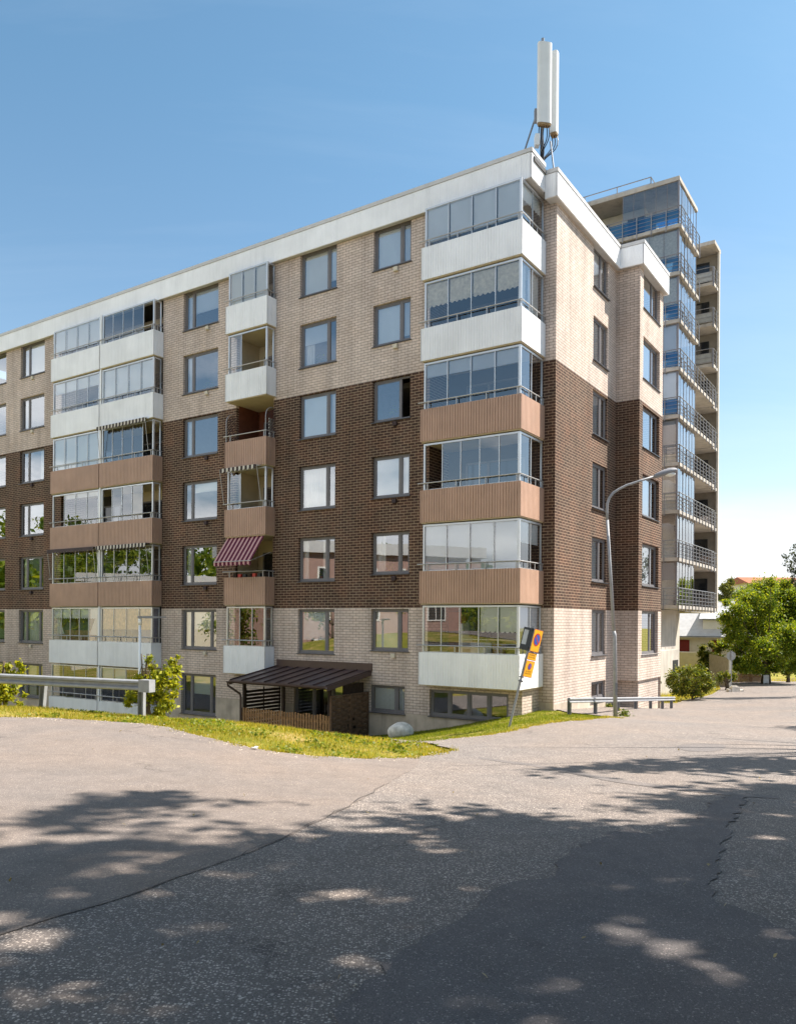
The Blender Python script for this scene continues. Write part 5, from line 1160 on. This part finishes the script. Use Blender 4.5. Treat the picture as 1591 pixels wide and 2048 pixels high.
def sun_gaps(P):
    z = H(P[:,0], P[:,1])
    for _ in range(3):
        hh = np.maximum(P[:,2]-z, 0); gx_ = P[:,0]-SHX*hh; gy_ = P[:,1]-SHY*hh; z = H(gx_, gy_)
    jx = gx_+RNG.normal(0, 0.16, len(P)); jy = gy_+RNG.normal(0, 0.16, len(P))
    infr = (gy_ > 2.6) & (np.abs(gx_) < 0.56*gy_+0.3)
    ok = inside(SHADE_A, jx, jy) | inside(SHADE_B, jx, jy) | inside(SHADE_C, jx, jy) | ~infr
    keep = ok.copy()
    for (cx_, cy_, ra_, rb_) in SPW:
        sd = cx_*7.1+cy_*3.3; an_ = np.arctan2((gy_-cy_)/rb_, (gx_-cx_)/ra_)
        wob = 1+0.28*np.sin(2*an_+sd)+0.22*np.sin(3*an_+2*sd)+0.14*np.sin(5*an_+3*sd)
        d = (((gx_-cx_)/ra_)**2+((gy_-cy_)/rb_)**2)/wob**2
        st_ = 0.95+0.05*abs(math.sin(sd*5.7))
        keep &= RNG.uniform(0, 1, len(P)) > st_*np.exp(-0.55*d**1.4)
    # thinner foliage here and there: faint, ragged half light
    fld = np.sin(gx_*2.1+1.7*np.sin(gy_*1.3))+np.sin(gy_*2.9+1.4*np.sin(gx_*1.9)+1.0)+0.7*np.sin(gx_*5.3+gy_*3.1)
    keep &= RNG.uniform(0, 1, len(P)) > np.clip((fld-0.5)*0.6, 0, 0.8)*infr
    return P[keep]
def shade_tree(x, y, ht, rad, zlow, n, seed, label, off=(0, 0)):
    bz = h(x, y); c0 = (x+off[0], y+off[1], bz+(zlow+ht)/2); cl_ = make_clumps(c0, (rad, rad, (ht-zlow)/2), 34, rad*0.26, rad*0.44, seed, 0.25)
    tree('roadside_tree', label, 'tree', x, y, bz, cl_, n, 0.30, 'leaf_shade', zlow+2.5, 0.22, 'tall trees along the right side of the road', (1,1,0.8), 1, 0.0, 14, 0.55, seed, sun_gaps)
shade_tree(8.6, 7.6, 17.5, 3.4, 4.5, 14000, 41, 'tall roadside tree nearest to the camera, trunk right of the frame')
shade_tree(8.2, 1.6, 17.0, 4.0, 4.5, 14000, 42, 'tall roadside tree level with the camera, right of the frame')
shade_tree(12.6, 15.6, 15.5, 3.5, 4.0, 12000, 43, 'tall roadside tree second along the road, right of the frame')
shade_tree(13.6, 8.5, 18.5, 3.8, 5.0, 12000, 44, 'tall roadside tree set back from the first, right of the frame')
shade_tree(16.0, 20.5, 13.5, 3.2, 4.0, 4500, 45, 'roadside tree third along the road, right of the frame')
shade_tree(25.5, 29.0, 13.0, 3.4, 4.0, 4500, 46, 'roadside tree far along the road, right of the frame')
shade_tree(3.5, -6.5, 16.0, 4.5, 4.5, 8000, 48, 'added tall tree just behind the camera, blocking sky light from the road')  # this and the next two trees are added to block sky over the road
shade_tree(-5.5, -8.0, 15.0, 4.5, 4.0, 8000, 49, 'added broad tree behind the camera to the left, blocking sky light')
shade_tree(11.0, -6.0, 16.0, 4.5, 4.5, 8000, 50, 'added tall tree behind the camera to the right, blocking sky light')
shade_tree(6.3, 4.3, 17.5, 2.9, 5.5, 9500, 51, 'slim tall roadside tree closest to the right edge of the frame')
shade_tree(4.8, -2.5, 15.0, 5.6, 8.5, 10000, 52, 'added spreading tree whose crown above the camera blocks sky light', (-3.6, 2.0))  # unseen crown added overhead to darken the near road
shade_tree(-9.5, 0.5, 14.0, 4.6, 5.0, 10000, 53, 'added broad tree left of the camera, blocking western sky light')  # unseen tree added to keep western cloud light off the near ground
shade_tree(9.8, 3.2, 19.5, 3.6, 6.0, 12000, 54, 'tallest roadside tree, behind the slim one, right of the frame')
shade_tree(29.5, 36.5, 14.5, 3.4, 4.0, 4500, 47, 'roadside tree farthest along the road, right of the frame')
# grass
def grass(name, polys, mat, label=None):
    V = []; 
    for poly, dens_, hgt, zoff in polys:
        P = np.array(poly); mn, mx2 = P.min(0), P.max(0); n = int((mx2[0]-mn[0])*(mx2[1]-mn[1])*dens_)
        xs = RNG.uniform(mn[0], mx2[0], n); ys = RNG.uniform(mn[1], mx2[1], n); k = inside(poly, xs, ys); xs, ys = xs[k], ys[k]
        # patchy cover
        pn = np.sin(xs*3.1+np.sin(ys*2.3)*2)+np.sin(ys*4.3+xs*1.7)+RNG.normal(0, 0.9, len(xs)); kk = pn > -1.6; xs, ys, pn = xs[kk], ys[kk], pn[kk]
        zs = H(xs, ys)+zoff; n = len(xs); hh = hgt*RNG.uniform(0.4, 1.3, n)*(1+0.25*np.clip(pn, -1, 2)); az = RNG.uniform(0, 2*PI, n); w_ = RNG.uniform(0.004, 0.009, n)*(1+hgt*2); ln = RNG.uniform(0.1, 0.75, n)*hh; a2 = RNG.uniform(0, 2*PI, n)
        v = np.empty((n, 3, 3)); v[:,0] = np.stack([xs-np.cos(az)*w_, ys-np.sin(az)*w_, zs-0.02], 1); v[:,1] = np.stack([xs+np.cos(az)*w_, ys+np.sin(az)*w_, zs-0.02], 1); v[:,2] = np.stack([xs+np.cos(a2)*ln, ys+np.sin(a2)*ln, zs+hh], 1); V.append(v)
    v = np.concatenate(V); n = len(v); me = bpy.data.meshes.new(name); me.vertices.add(n*3); me.vertices.foreach_set('co', v.reshape(-1)); me.loops.add(n*3); me.loops.foreach_set('vertex_index', np.arange(n*3, dtype=np.int32)); me.polygons.add(n)
    me.polygons.foreach_set('loop_start', np.arange(0, n*3, 3, dtype=np.int32)); me.polygons.foreach_set('loop_total', np.full(n, 3, dtype=np.int32)); me.materials.append(MATS[mat]); me.update(calc_edges=True)
    o = bpy.data.objects.new(name, me); COL.objects.link(o); tag(o, label, None, None, 'stuff'); return o
vb = [(a[0], a[1]+0.02) for a in verge] + back
vclip = [p for p in vb if -14 < p[0] < 4] + [(-13.9, 24.0)]
grass('verge_grass', [([(a, b) for a, b in verge[1:]]+[(0.55,14.6),(-0.6,15.9),(-3,17.6),(-6.5,19.8),(-10.5,21.6),(-10.5,18)], 1150, 0.045, 0.0)], 'grass_blade')
nearlawn = lawn + [BW(0.9, -0.7), BW(-0.5, -0.2), BW(-0.55, -1.4), BW(-6.6, -1.4), BW(-6.6, -4.0), BW(-9.5, -4.4), (-5.0, 24.0), (-2.2, 20.9), (-0.9, 19.3)]
grass('lawn_grass', [(nearlawn, 700, 0.045, 0.0)], 'grass_green')
edge = lawn[3:] + [(a[0]+0.25, a[1]+0.75) for a in lawn[:2:-1]]
grass('edge_grass', [(edge, 900, 0.06, 0.0)], 'grass_blade')
sidelawn = [G(*p) for p in [(1348,1409),(1385,1399),(1425,1389),(1440,1379),(1432,1367),(1480,1365),(1530,1361),(1591,1358)]]+[(46, 66), (30, 70), (18, 62), (14, 46), (12.0, 40)]
grass('side_grass', [(sidelawn, 60, 0.22, 0.0)], 'grass_blade')
# ragged tufts along the asphalt edge and low broad-leaved patches in the verge
ed_ = []
for (ax, ay), (bx, by) in zip(verge[1:-1]+lawn[2:-1], verge[2:]+lawn[3:]):
    ln = math.hypot(bx-ax, by-ay)
    if ln > 6: continue
    for _ in range(int(ln*9)):
        t = random.random(); cx_, cy_ = ax+(bx-ax)*t+random.gauss(0, 0.05), ay+(by-ay)*t+random.gauss(-0.02, 0.07); r_ = random.uniform(0.05, 0.16)
        ed_.append(([(cx_+r_*math.cos(a), cy_+r_*0.6*math.sin(a)) for a in [2*PI*i/7 for i in range(7)]], 1500, random.uniform(0.025, 0.06), 0.035))
grass('edge_tufts', ed_, 'grass_blade')
wp = []
for _ in range(70):
    i = random.randrange(3, 16); ax, ay = verge[i]; cx_, cy_ = ax+random.uniform(-0.5, 0.5), ay+random.uniform(0.1, 2.6); n = random.randint(15, 60)
    q = RNG.normal(size=(n, 2))*random.uniform(0.07, 0.2)+np.array([cx_, cy_]); k = inside([(a, b) for a, b in verge[1:]]+[(0.55,14.6),(-3,17.6),(-10.5,21.6),(-10.5,18)], q[:,0], q[:,1]); q = q[k]
    if len(q): wp.append(np.column_stack([q, H(q[:,0], q[:,1])+RNG.uniform(0.015, 0.05, len(q))]))
wo2 = leaf_object('verge_weeds', np.concatenate(wp), 0.05, 'grass_green', up=1.2, aspect=0.8); tag(wo2, kind='stuff')
# grit along the edges, fallen leaves on the shaded road
gb = MB(); rg2 = random.Random(9)
edge_l = [p for p in verge if -8 < p[0] < 3]+lawn
wall_l = [BW(0.05+0.15, t*0.5) for t in range(0, 25)]
def pebble(x, y, r):
    z = h(x, y)+0.036; k0 = len(gb.v)
    for q in ((1,0,0),(0,1,0),(-1,0,0),(0,-1,0)): gb.v.append((x+q[0]*r*rg2.uniform(.6,1.2), y+q[1]*r*rg2.uniform(.6,1.2), z+r*0.3))
    gb.v.append((x, y, z+r*rg2.uniform(.6,1.0))); gb.v.append((x, y, z-r*0.3))
    for a in range(4): gb.f += [(k0+a, k0+(a+1) % 4, k0+4), (k0+(a+1) % 4, k0+a, k0+5)]; gb.m += [0, 0]
for L_, n_, sp in ((edge_l, 520, 0.16), (wall_l, 260, 0.35)):
    for _ in range(n_):
        i = rg2.randrange(len(L_)-1); t = rg2.random(); x = L_[i][0]+(L_[i+1][0]-L_[i][0])*t+rg2.gauss(0, sp); y = L_[i][1]+(L_[i+1][1]-L_[i][1])*t-abs(rg2.gauss(0, sp)) ; pebble(x, y, rg2.uniform(0.006, 0.02))
for _ in range(260):
    y = rg2.uniform(3, 14); x = rg2.uniform(-0.5, 0.5)*y; pebble(x, y, rg2.uniform(0.004, 0.010))
tag(gb.build('grit', 'concrete'), kind='stuff')
fl_ = [];
for _ in range(40):
    y = rg2.uniform(3.0, 15); x = rg2.uniform(-0.52, 0.52)*y; fl_.append((x, y, h(x, y)+0.055))
lo_ = leaf_object('fallen_leaves', np.array(fl_), 0.04, 'leaf_dry', up=6.0, aspect=0.6); tag(lo_, kind='stuff')
# loose weeds where the asphalt meets the wall
WL = ['small weed tuft at the foot of the tall street lamp', 'leafy weed beside the basement window behind the low guard rail', 'weed under the middle of the low guard rail', 'weed patch near the far end of the low guard rail']
for i, (px, py, rpx, n) in enumerate([(1246,1434,14,160), (1219,1416,8,120), (1259,1413,7,110), (1312,1402,9,150)]):
    X, Y = G(px, py); z = h(X, Y)+0.03; r_ = rpx*Y/F; c = RNG.normal(size=(n, 3))*np.array([r_*0.5, r_*0.4, r_*0.3])+np.array([X, Y, z+r_*0.35]); c[:, 2] = np.maximum(c[:, 2], z+0.01)
    o = leaf_object('weed', c-np.array([X, Y, z]), 0.09, 'leaf_garden'); o.location = (X, Y, z); tag(o, WL[i], 'weed', 'weeds along the wall')
X, Y = G(510, 1504); b = MB(); blob(b, (0, 0, 0.02), (0.04, 0.03, 0.015), 3, 0.6, 12, 8); o = b.build('litter', 'paper', None, loc=(X, Y, h(X, Y)+0.045)); tag(o, 'scrap of crumpled white paper on the asphalt by the verge', 'litter')
# ------------------------------------------------------------------ houses and things at the end of the road
hx, hy = at(1418, 1330, 70)[:2]; hz = h(hx, hy)
ho_ = empty('detached_house', (hx, hy, hz), 'red house with pale metal roofs and dormer beyond the tower', 'house', rot=(0, 0, math.radians(-25)))
b = MB(); b.box(-3.2, 0, -0.5, 4.5, 7, 4.2); b.face([(-3.2, 0, 4.2), (-3.2, 3.5, 6.9), (-3.2, 7, 4.2)]); b.face([(4.5, 0, 4.2), (4.5, 7, 4.2), (4.5, 3.5, 6.9)]); b.build('wall', 'cream_panel', ho_); b = MB(); b.box(-3.0, -0.05, -0.5, -1.7, -0.01, 3.6); b.box(0.2, -0.05, -0.5, 0.9, -0.01, 3.6); b.build('red_panel', 'house_red', ho_)
b = MB()
for sg_ in (1, -1):
    yo = 3.5; b.face([(-3.6, yo-sg_*4.0, 3.95), (4.9, yo-sg_*4.0, 3.95), (4.9, yo, 7.1), (-3.6, yo, 7.1)]); b.face([(-3.6, yo-sg_*4.0, 3.85), (-3.6, yo, 7.0), (4.9, yo, 7.0), (4.9, yo-sg_*4.0, 3.85)])
r0_ = b.build('roof', 'house_roof', ho_)
b = MB(); b.box(-0.6, 0.3, 3.9, 1.6, 2.6, 5.5); b.build('dormer', 'house_white', r0_)
b = MB(); b.face([(-0.9, 0.0, 5.5), (1.9, 0.0, 5.5), (1.9, 2.9, 6.5), (-0.9, 2.9, 6.5)]); b.face([(-0.9, 0.0, 5.42), (-0.9, 2.9, 6.42), (1.9, 2.9, 6.42), (1.9, 0.0, 5.42)]); b.build('dormer_roof', 'house_roof', r0_)
b = MB(); b.box(-2.6, -0.04, 1.0, -1.6, -0.01, 2.2); b.box(1.0, -0.04, 1.0, 2.4, -0.01, 2.2); b.build('window', 'house_white', ho_)
b = MB(); b.box(-3.3, -1.6, -0.3, -0.2, -1.4, 2.4); b.box(-3.3, -1.6, 2.4, 0.8, 0, 2.55); b.build('porch', 'cream_panel', ho_)
bx2, by2 = at(1556, 1170, 112)[:2]; bz2 = h(bx2, by2)
e = empty('far_house', (bx2, by2, bz2), 'house with an orange red tile roof showing above the big road tree', 'house')
b = MB(); zt_ = at(1556, 1158, 112)[2]-bz2; b.box(-4, 0, 0, 4, 8, zt_-0.4); b.build('wall', 'house_white', e)
b = MB(); b.face([(-4.6, -0.6, zt_-0.6), (4.6, -0.6, zt_-0.6), (4.2, 4, zt_+0.45), (-4.2, 4, zt_+0.45)]); b.face([(-4.6, 8.6, zt_-0.6), (-4.2, 4, zt_+0.45), (4.2, 4, zt_+0.45), (4.6, 8.6, zt_-0.6)]); b.face([(-4.6, -0.6, zt_-0.6), (-4.2, 4, zt_+0.45), (-4.6, 8.6, zt_-0.6)]); b.build('roof', 'roof_tile', e)
a0 = at(1417, 1340, 60); a1 = at(1459, 1346, 55.5); zf = at(1440, 1310, 58)[2]
xm, ym = (a0[0]+a1[0])/2, (a0[1]+a1[1])/2; zm = h(xm, ym)
e = empty('board_fence', (xm, ym, zm), 'beige vertical board fence in front of the red house', 'fence')
b = MB(); dx, dy = a1[0]-a0[0], a1[1]-a0[1]; ln = math.hypot(dx, dy); n = int(ln/0.2)
for i in range(n):
    t0, t1 = i/n, (i+0.86)/n; o_ = 0.02*(i % 2); q = [(a0[0]+dx*t0, a0[1]+dy*t0), (a0[0]+dx*t1, a0[1]+dy*t1)]; nx, ny = -dy/ln*0.03, dx/ln*0.03
    zz = zf-0.15*i/n
    for sgn in (0, 1): b.face([(q[0][0]+nx*sgn+nx*o_, q[0][1]+ny*sgn, zm-0.3), (q[1][0]+nx*sgn, q[1][1]+ny*sgn, zm-0.3), (q[1][0]+nx*sgn, q[1][1]+ny*sgn, zz), (q[0][0]+nx*sgn, q[0][1]+ny*sgn, zz)])
    b.face([(q[0][0], q[0][1], zz), (q[1][0], q[1][1], zz), (q[1][0]+nx, q[1][1]+ny, zz), (q[0][0]+nx, q[0][1]+ny, zz)])
b.build('boards', 'beige_fence', e, (xm, ym, zm))
b = MB(); b.box(a1[0]-0.09, a1[1]-0.09, zm-0.4, a1[0]+0.09, a1[1]+0.09, zf+0.0); b.build('post', 'house_white', e, (xm, ym, zm))
a0 = at(1464, 1356, 63); a1 = at(1522, 1362, 63); xm, ym = (a0[0]+a1[0])/2, a0[1]; zm = h(xm, ym)
e = empty('garden_fence', (xm, ym, zm), 'low brown garden fence left of the big tree trunk', 'fence')
b = MB(); n = 24
for i in range(n): x = a0[0]+(a1[0]-a0[0])*i/n; b.box(x, ym-0.015, zm-0.1, x+0.065, ym+0.015, zm+0.72+0.05*math.sin(i))
b.build('pickets', 'picket', e, (xm, ym, zm)); b = MB(); b.box(a0[0], ym+0.015, zm+0.45, a1[0], ym+0.05, zm+0.52); b.build('rail', 'picket', e, (xm, ym, zm))
X, Y = at(1461, 1370, 51)[:2]; z = h(X, Y); zt_ = at(1461, 1305, 51)[2]-z
e = empty('round_road_sign', (X, Y, z), 'round road sign seen from behind on a thin post by the side road', 'road sign')
b = MB(); b.tube([(0, 0, -0.2), (0, 0, zt_+0.1)], 0.03, 8); b.build('pole', 'galv', e)
b = MB(); n = 24
for y_ in (0.05, 0.065): b.face([(0.30*math.cos(2*PI*i/n), y_, zt_-0.22+0.30*math.sin(2*PI*i/n)) for i in range(n)][::(1 if y_ > 0.06 else -1)])
for i in range(n): a, c = 2*PI*i/n, 2*PI*(i+1)/n; b.face([(0.3*math.cos(a), 0.05, zt_-0.22+0.3*math.sin(a)), (0.3*math.cos(c), 0.05, zt_-0.22+0.3*math.sin(c)), (0.3*math.cos(c), 0.065, zt_-0.22+0.3*math.sin(c)), (0.3*math.cos(a), 0.065, zt_-0.22+0.3*math.sin(a))])
b.build('sign_disc', 'sign_back', e)
X, Y = at(1468, 1371, 49.5)[:2]; z = h(X, Y)
b = MB(); 
for i, (x0, x1, hh) in enumerate([(-0.28, 0.28, 0.34)]): b.v = [(x0, -0.25, 0), (x1, -0.25, 0), (x1, 0.25, 0), (x0, 0.25, 0), (x0*0.8, -0.2, hh), (x1*0.8, -0.2, hh), (x1*0.8, 0.2, hh), (x0*0.8, 0.2, hh)]; b.f = [(0,3,2,1),(4,5,6,7),(0,1,5,4),(1,2,6,5),(2,3,7,6),(3,0,4,7)]; b.m = [0]*6
b.box(-0.45, -0.2, 0.0, -0.3, 0.2, 0.2); b.box(0.3, -0.2, 0, 0.5, 0.15, 0.16); b.box(-0.2, -0.15, hh, 0.15, 0.1, hh+0.06)
tag(b.build('kerb_stone', 'rock', None, loc=(X, Y, z)), 'grey stone block at the foot of the round road sign', 'stone')
X, Y = at(1531, 1358, 58.6)[:2]; z = h(X, Y)
e = empty('notice_board', (X, Y, z), 'small white board standing against the big tree trunk', 'board')
b = MB(); b.box(-0.2, 0, 0.12, 0.2, 0.03, 0.72); b.build('panel', 'white_board', e); b = MB(); b.box(-0.17, 0.01, -0.1, -0.13, 0.04, 0.12); b.box(0.13, 0.01, -0.1, 0.17, 0.04, 0.12); b.build('leg', 'white_board', e)
# ------------------------------------------------------------------ opposite side of the street: seen mirrored in the glass
e = empty('red_brick_house', (-42, 22, h(-42, 22)), 'red brick row house with white windows across the street, mirrored in the windows', 'house'); zb3 = h(-42, 22)
simple('red_brick', (0.36, 0.23, 0.19), 0.85, 0.2, var=0.12)
b = MB(); b.box(-50, 4, -5.5, -40, 27, 5.9); b.box(-50, 27, -5.5, -43, 38, 3.0, 1); b.build('wall', ['red_brick', 'cream_panel'], e, (-42, 22, zb3))
b = MB(); b.box(-50.5, 3.6, 5.9, -39.6, 27.3, 6.9); b.box(-50.5, 27.3, 3.0, -42.6, 38.3, 3.7); b.build('roof', 'grey_coping', e, (-42, 22, zb3))
for y_ in (6, 10, 14, 18, 22):
    for z_ in (-3.2, 0.0, 3.2):
        b = MB(); b.box(-40.05, y_, z_, -39.93, y_+1.7, z_+1.5); w_ = b.build('window', 'house_white', e, (-42, 22, zb3)); q = MB(); q.box(-39.93, y_+0.15, z_+0.15, -39.915, y_+0.8, z_+1.35); q.box(-39.93, y_+0.9, z_+0.15, -39.915, y_+1.55, z_+1.35); q.build('pane', 'dark_pane', w_, (-42, 22, zb3))
for i, (tx_, ty_, hh_, lb_) in enumerate([(-34.5, 12.0, 4.6, 'round green tree before the left part of the house across the street'), (-35.0, 19.5, 5.2, 'round green tree before the right part of the house across the street'), (-33.0, 28.5, 4.4, 'small green tree before the pale end of the house across the street')]):
    bz_ = h(tx_, ty_); tree('opposite_tree', lb_, 'tree', tx_, ty_, bz_, make_clumps((tx_, ty_, bz_+hh_*0.6), (2.2, 2.4, hh_*0.38), 16, 0.7, 1.1, 60+i), 2600, 0.3, 'leaf_tree', hh_*0.4, 0.12, 'trees across the street', (1,1,1), 1, 0.0, 8, 0.55, 60+i)
for (wo_, px_) in PLANTS_:
    pc = np.array([px_, 0.17, 0.30])+RNG.normal(size=(70, 3))*np.array([0.11, 0.05, 0.13]); pc[:,1] = np.maximum(pc[:,1], 0.09)
    po = leaf_object('house_plant', pc, 0.11, 'leaf_tree', wo_); q = MB(); q.tube([(px_, 0.17, 0.075), (px_, 0.17, 0.2)], [0.06, 0.08], 12); q.build('pot', 'terracotta', po)
cl = []
rg = random.Random(77)
pts = []
for i in range(150):
    y_ = -40+rg.uniform(0, 190); x_ = -75-rg.uniform(0, 95); zz = -4+max(0, (-x_-100)/100)*22; top = rg.uniform(7, 14)*(1.25 if 35 < y_ < 80 else 0.9)
    for j in range(6): pts.append((x_+rg.uniform(-2, 2), y_+rg.uniform(-2.5, 2.5), zz+top*rg.uniform(0.25, 0.95), rg.uniform(1.6, 2.8)))
lo = leaf_object('forest', crown_pts(32000, pts, (1,1,1)), 1.2, 'leaf_tree'); tag(lo, None, None, None, 'stuff')
hm = MB(); ny_ = 40
for i in range(ny_+1):
    y_ = -160+420*i/ny_
    for x_, q in ((-100, 0), (-150, 0.55), (-230, 1.0), (-320, 0.8)):
        hm.v.append((x_, y_, -7+q*(20+7*math.sin(i*0.35)+5*math.sin(i*1.1))))
for i in range(ny_):
    for j in range(3): k = i*4+j; hm.f.append((k, k+1, k+5, k+4)); hm.m.append(0)
simple('forest_hill', (0.035, 0.055, 0.018), 0.95, 0.1, var=0.5, vscale=0.12)
tag(hm.build('hill', 'forest_hill', smooth=True), kind='structure')
# ------------------------------------------------------------------ light, sky, camera
sd_ = Vector((math.sin(SUN_AZ)*math.cos(SUN_EL), math.cos(SUN_AZ)*math.cos(SUN_EL), math.sin(SUN_EL)))
sl_ = bpy.data.lights.new('sun', 'SUN'); sl_.energy = 5.0; sl_.angle = math.radians(0.53); sl_.color = (1.0, 0.93, 0.84)
so = bpy.data.objects.new('sun', sl_); COL.objects.link(so); so.rotation_euler = (-sd_).to_track_quat('-Z', 'Y').to_euler(); so.location = (30, 10, 40)
wd_ = bpy.data.worlds.new('World'); SC.world = wd_; wd_.use_nodes = True; nt = wd_.node_tree; nt.nodes.clear()
out = N(nt, 'ShaderNodeOutputWorld'); bg = N(nt, 'ShaderNodeBackground'); bg.inputs['Strength'].default_value = 0.088; L(nt, bg.outputs[0], out.inputs[0])
sky = N(nt, 'ShaderNodeTexSky'); sky.sky_type = 'NISHITA'; sky.sun_disc = False; sky.sun_elevation = SUN_EL; sky.sun_rotation = SUN_AZ; sky.air_density = 1.0; sky.dust_density = 0.6; sky.ozone_density = 2.5; sky.altitude = 100
tc = N(nt, 'ShaderNodeTexCoord'); sp_ = N(nt, 'ShaderNodeSeparateXYZ'); L(nt, tc.outputs['Generated'], sp_.inputs[0])
dz = mathn(nt, 'ADD', mathn(nt, 'MAXIMUM', sp_.outputs[2], 0.0), 0.16)
ux = mathn(nt, 'DIVIDE', sp_.outputs[0], dz); uy = mathn(nt, 'DIVIDE', sp_.outputs[1], dz)
cv = N(nt, 'ShaderNodeCombineXYZ'); L(nt, ux, cv.inputs[0]); L(nt, uy, cv.inputs[1])
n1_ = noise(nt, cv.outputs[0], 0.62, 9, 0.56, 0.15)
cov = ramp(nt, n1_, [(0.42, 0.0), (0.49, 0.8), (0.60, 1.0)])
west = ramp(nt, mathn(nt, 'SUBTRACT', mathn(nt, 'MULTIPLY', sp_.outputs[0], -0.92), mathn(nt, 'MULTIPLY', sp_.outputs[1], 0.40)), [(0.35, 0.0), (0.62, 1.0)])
lowm = ramp(nt, sp_.outputs[2], [(0.05, 1.0), (0.105, 0.80), (0.155, 0.0)])
wl = mathn(nt, 'MULTIPLY', west, ramp(nt, sp_.outputs[2], [(0.25, 1.0), (0.34, 0.0), (0.50, 0.0), (0.60, 1.0), (0.85, 1.0), (0.95, 0.0)]))  # upper band is unseen cloud, added as fill light for the shaded facade
n2_ = noise(nt, cv.outputs[0], 0.5, 6, 0.55)
lowc = mathn(nt, 'MULTIPLY', lowm, ramp(nt, n2_, [(0.25, 0.62), (0.55, 1.0)]))
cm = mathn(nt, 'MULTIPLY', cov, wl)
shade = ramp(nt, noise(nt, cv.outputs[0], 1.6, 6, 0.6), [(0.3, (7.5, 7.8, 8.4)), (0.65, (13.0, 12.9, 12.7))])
skc = mixc(nt, 1.0, sky.outputs[0], ramp(nt, sp_.outputs[2], [(0.08, (1.06, 0.99, 0.91)), (0.30, (0.97, 1.02, 0.93)), (0.55, (0.84, 1.05, 0.965))]), 'MULTIPLY')
hz_ = ramp(nt, sp_.outputs[2], [(0.05, 0.60), (0.14, 0.24), (0.25, 0.04), (0.40, 0.0)])
skc = mixc(nt, hz_, skc, (4.4, 5.1, 5.8))
lowcol = ramp(nt, noise(nt, cv.outputs[0], 1.1, 5, 0.6), [(0.3, (4.7, 4.85, 5.1)), (0.65, (6.0, 6.0, 5.95))])
skc = mixc(nt, lowc, skc, lowcol)
mpw = N(nt, 'ShaderNodeMapping'); mpw.inputs['Scale'].default_value = (0.35, 1.3, 1.0); mpw.inputs['Rotation'].default_value = (0, 0, 0.5); L(nt, cv.outputs[0], mpw.inputs[0])
wsp = ramp(nt, noise(nt, mpw.outputs[0], 1.2, 8, 0.62, 0.6), [(0.45, 0.0), (0.75, 0.10)])
skc = mixc(nt, wsp, skc, (6.0, 6.4, 6.9))
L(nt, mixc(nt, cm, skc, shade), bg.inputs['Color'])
cam = bpy.data.cameras.new('camera'); co = bpy.data.objects.new('camera', cam); COL.objects.link(co)
cam.sensor_width = 36.0; cam.sensor_fit = 'AUTO'; cam.lens = F/2048*36.0; cam.shift_x = 0.0; cam.shift_y = (CY-1024)/2048; cam.clip_start = 0.1; cam.clip_end = 3000
co.matrix_world = Matrix.Rotation(PI/2, 4, 'X') @ Matrix.Rotation(TH, 4, 'Z')
SC.camera = co
SC.view_settings.view_transform = 'Standard'; SC.view_settings.look = 'None'; SC.view_settings.exposure = 1.2; SC.view_settings.gamma = 1.0
SC.cycles.use_denoising = True
SC.cycles.max_bounces = 10; SC.cycles.transparent_max_bounces = 16
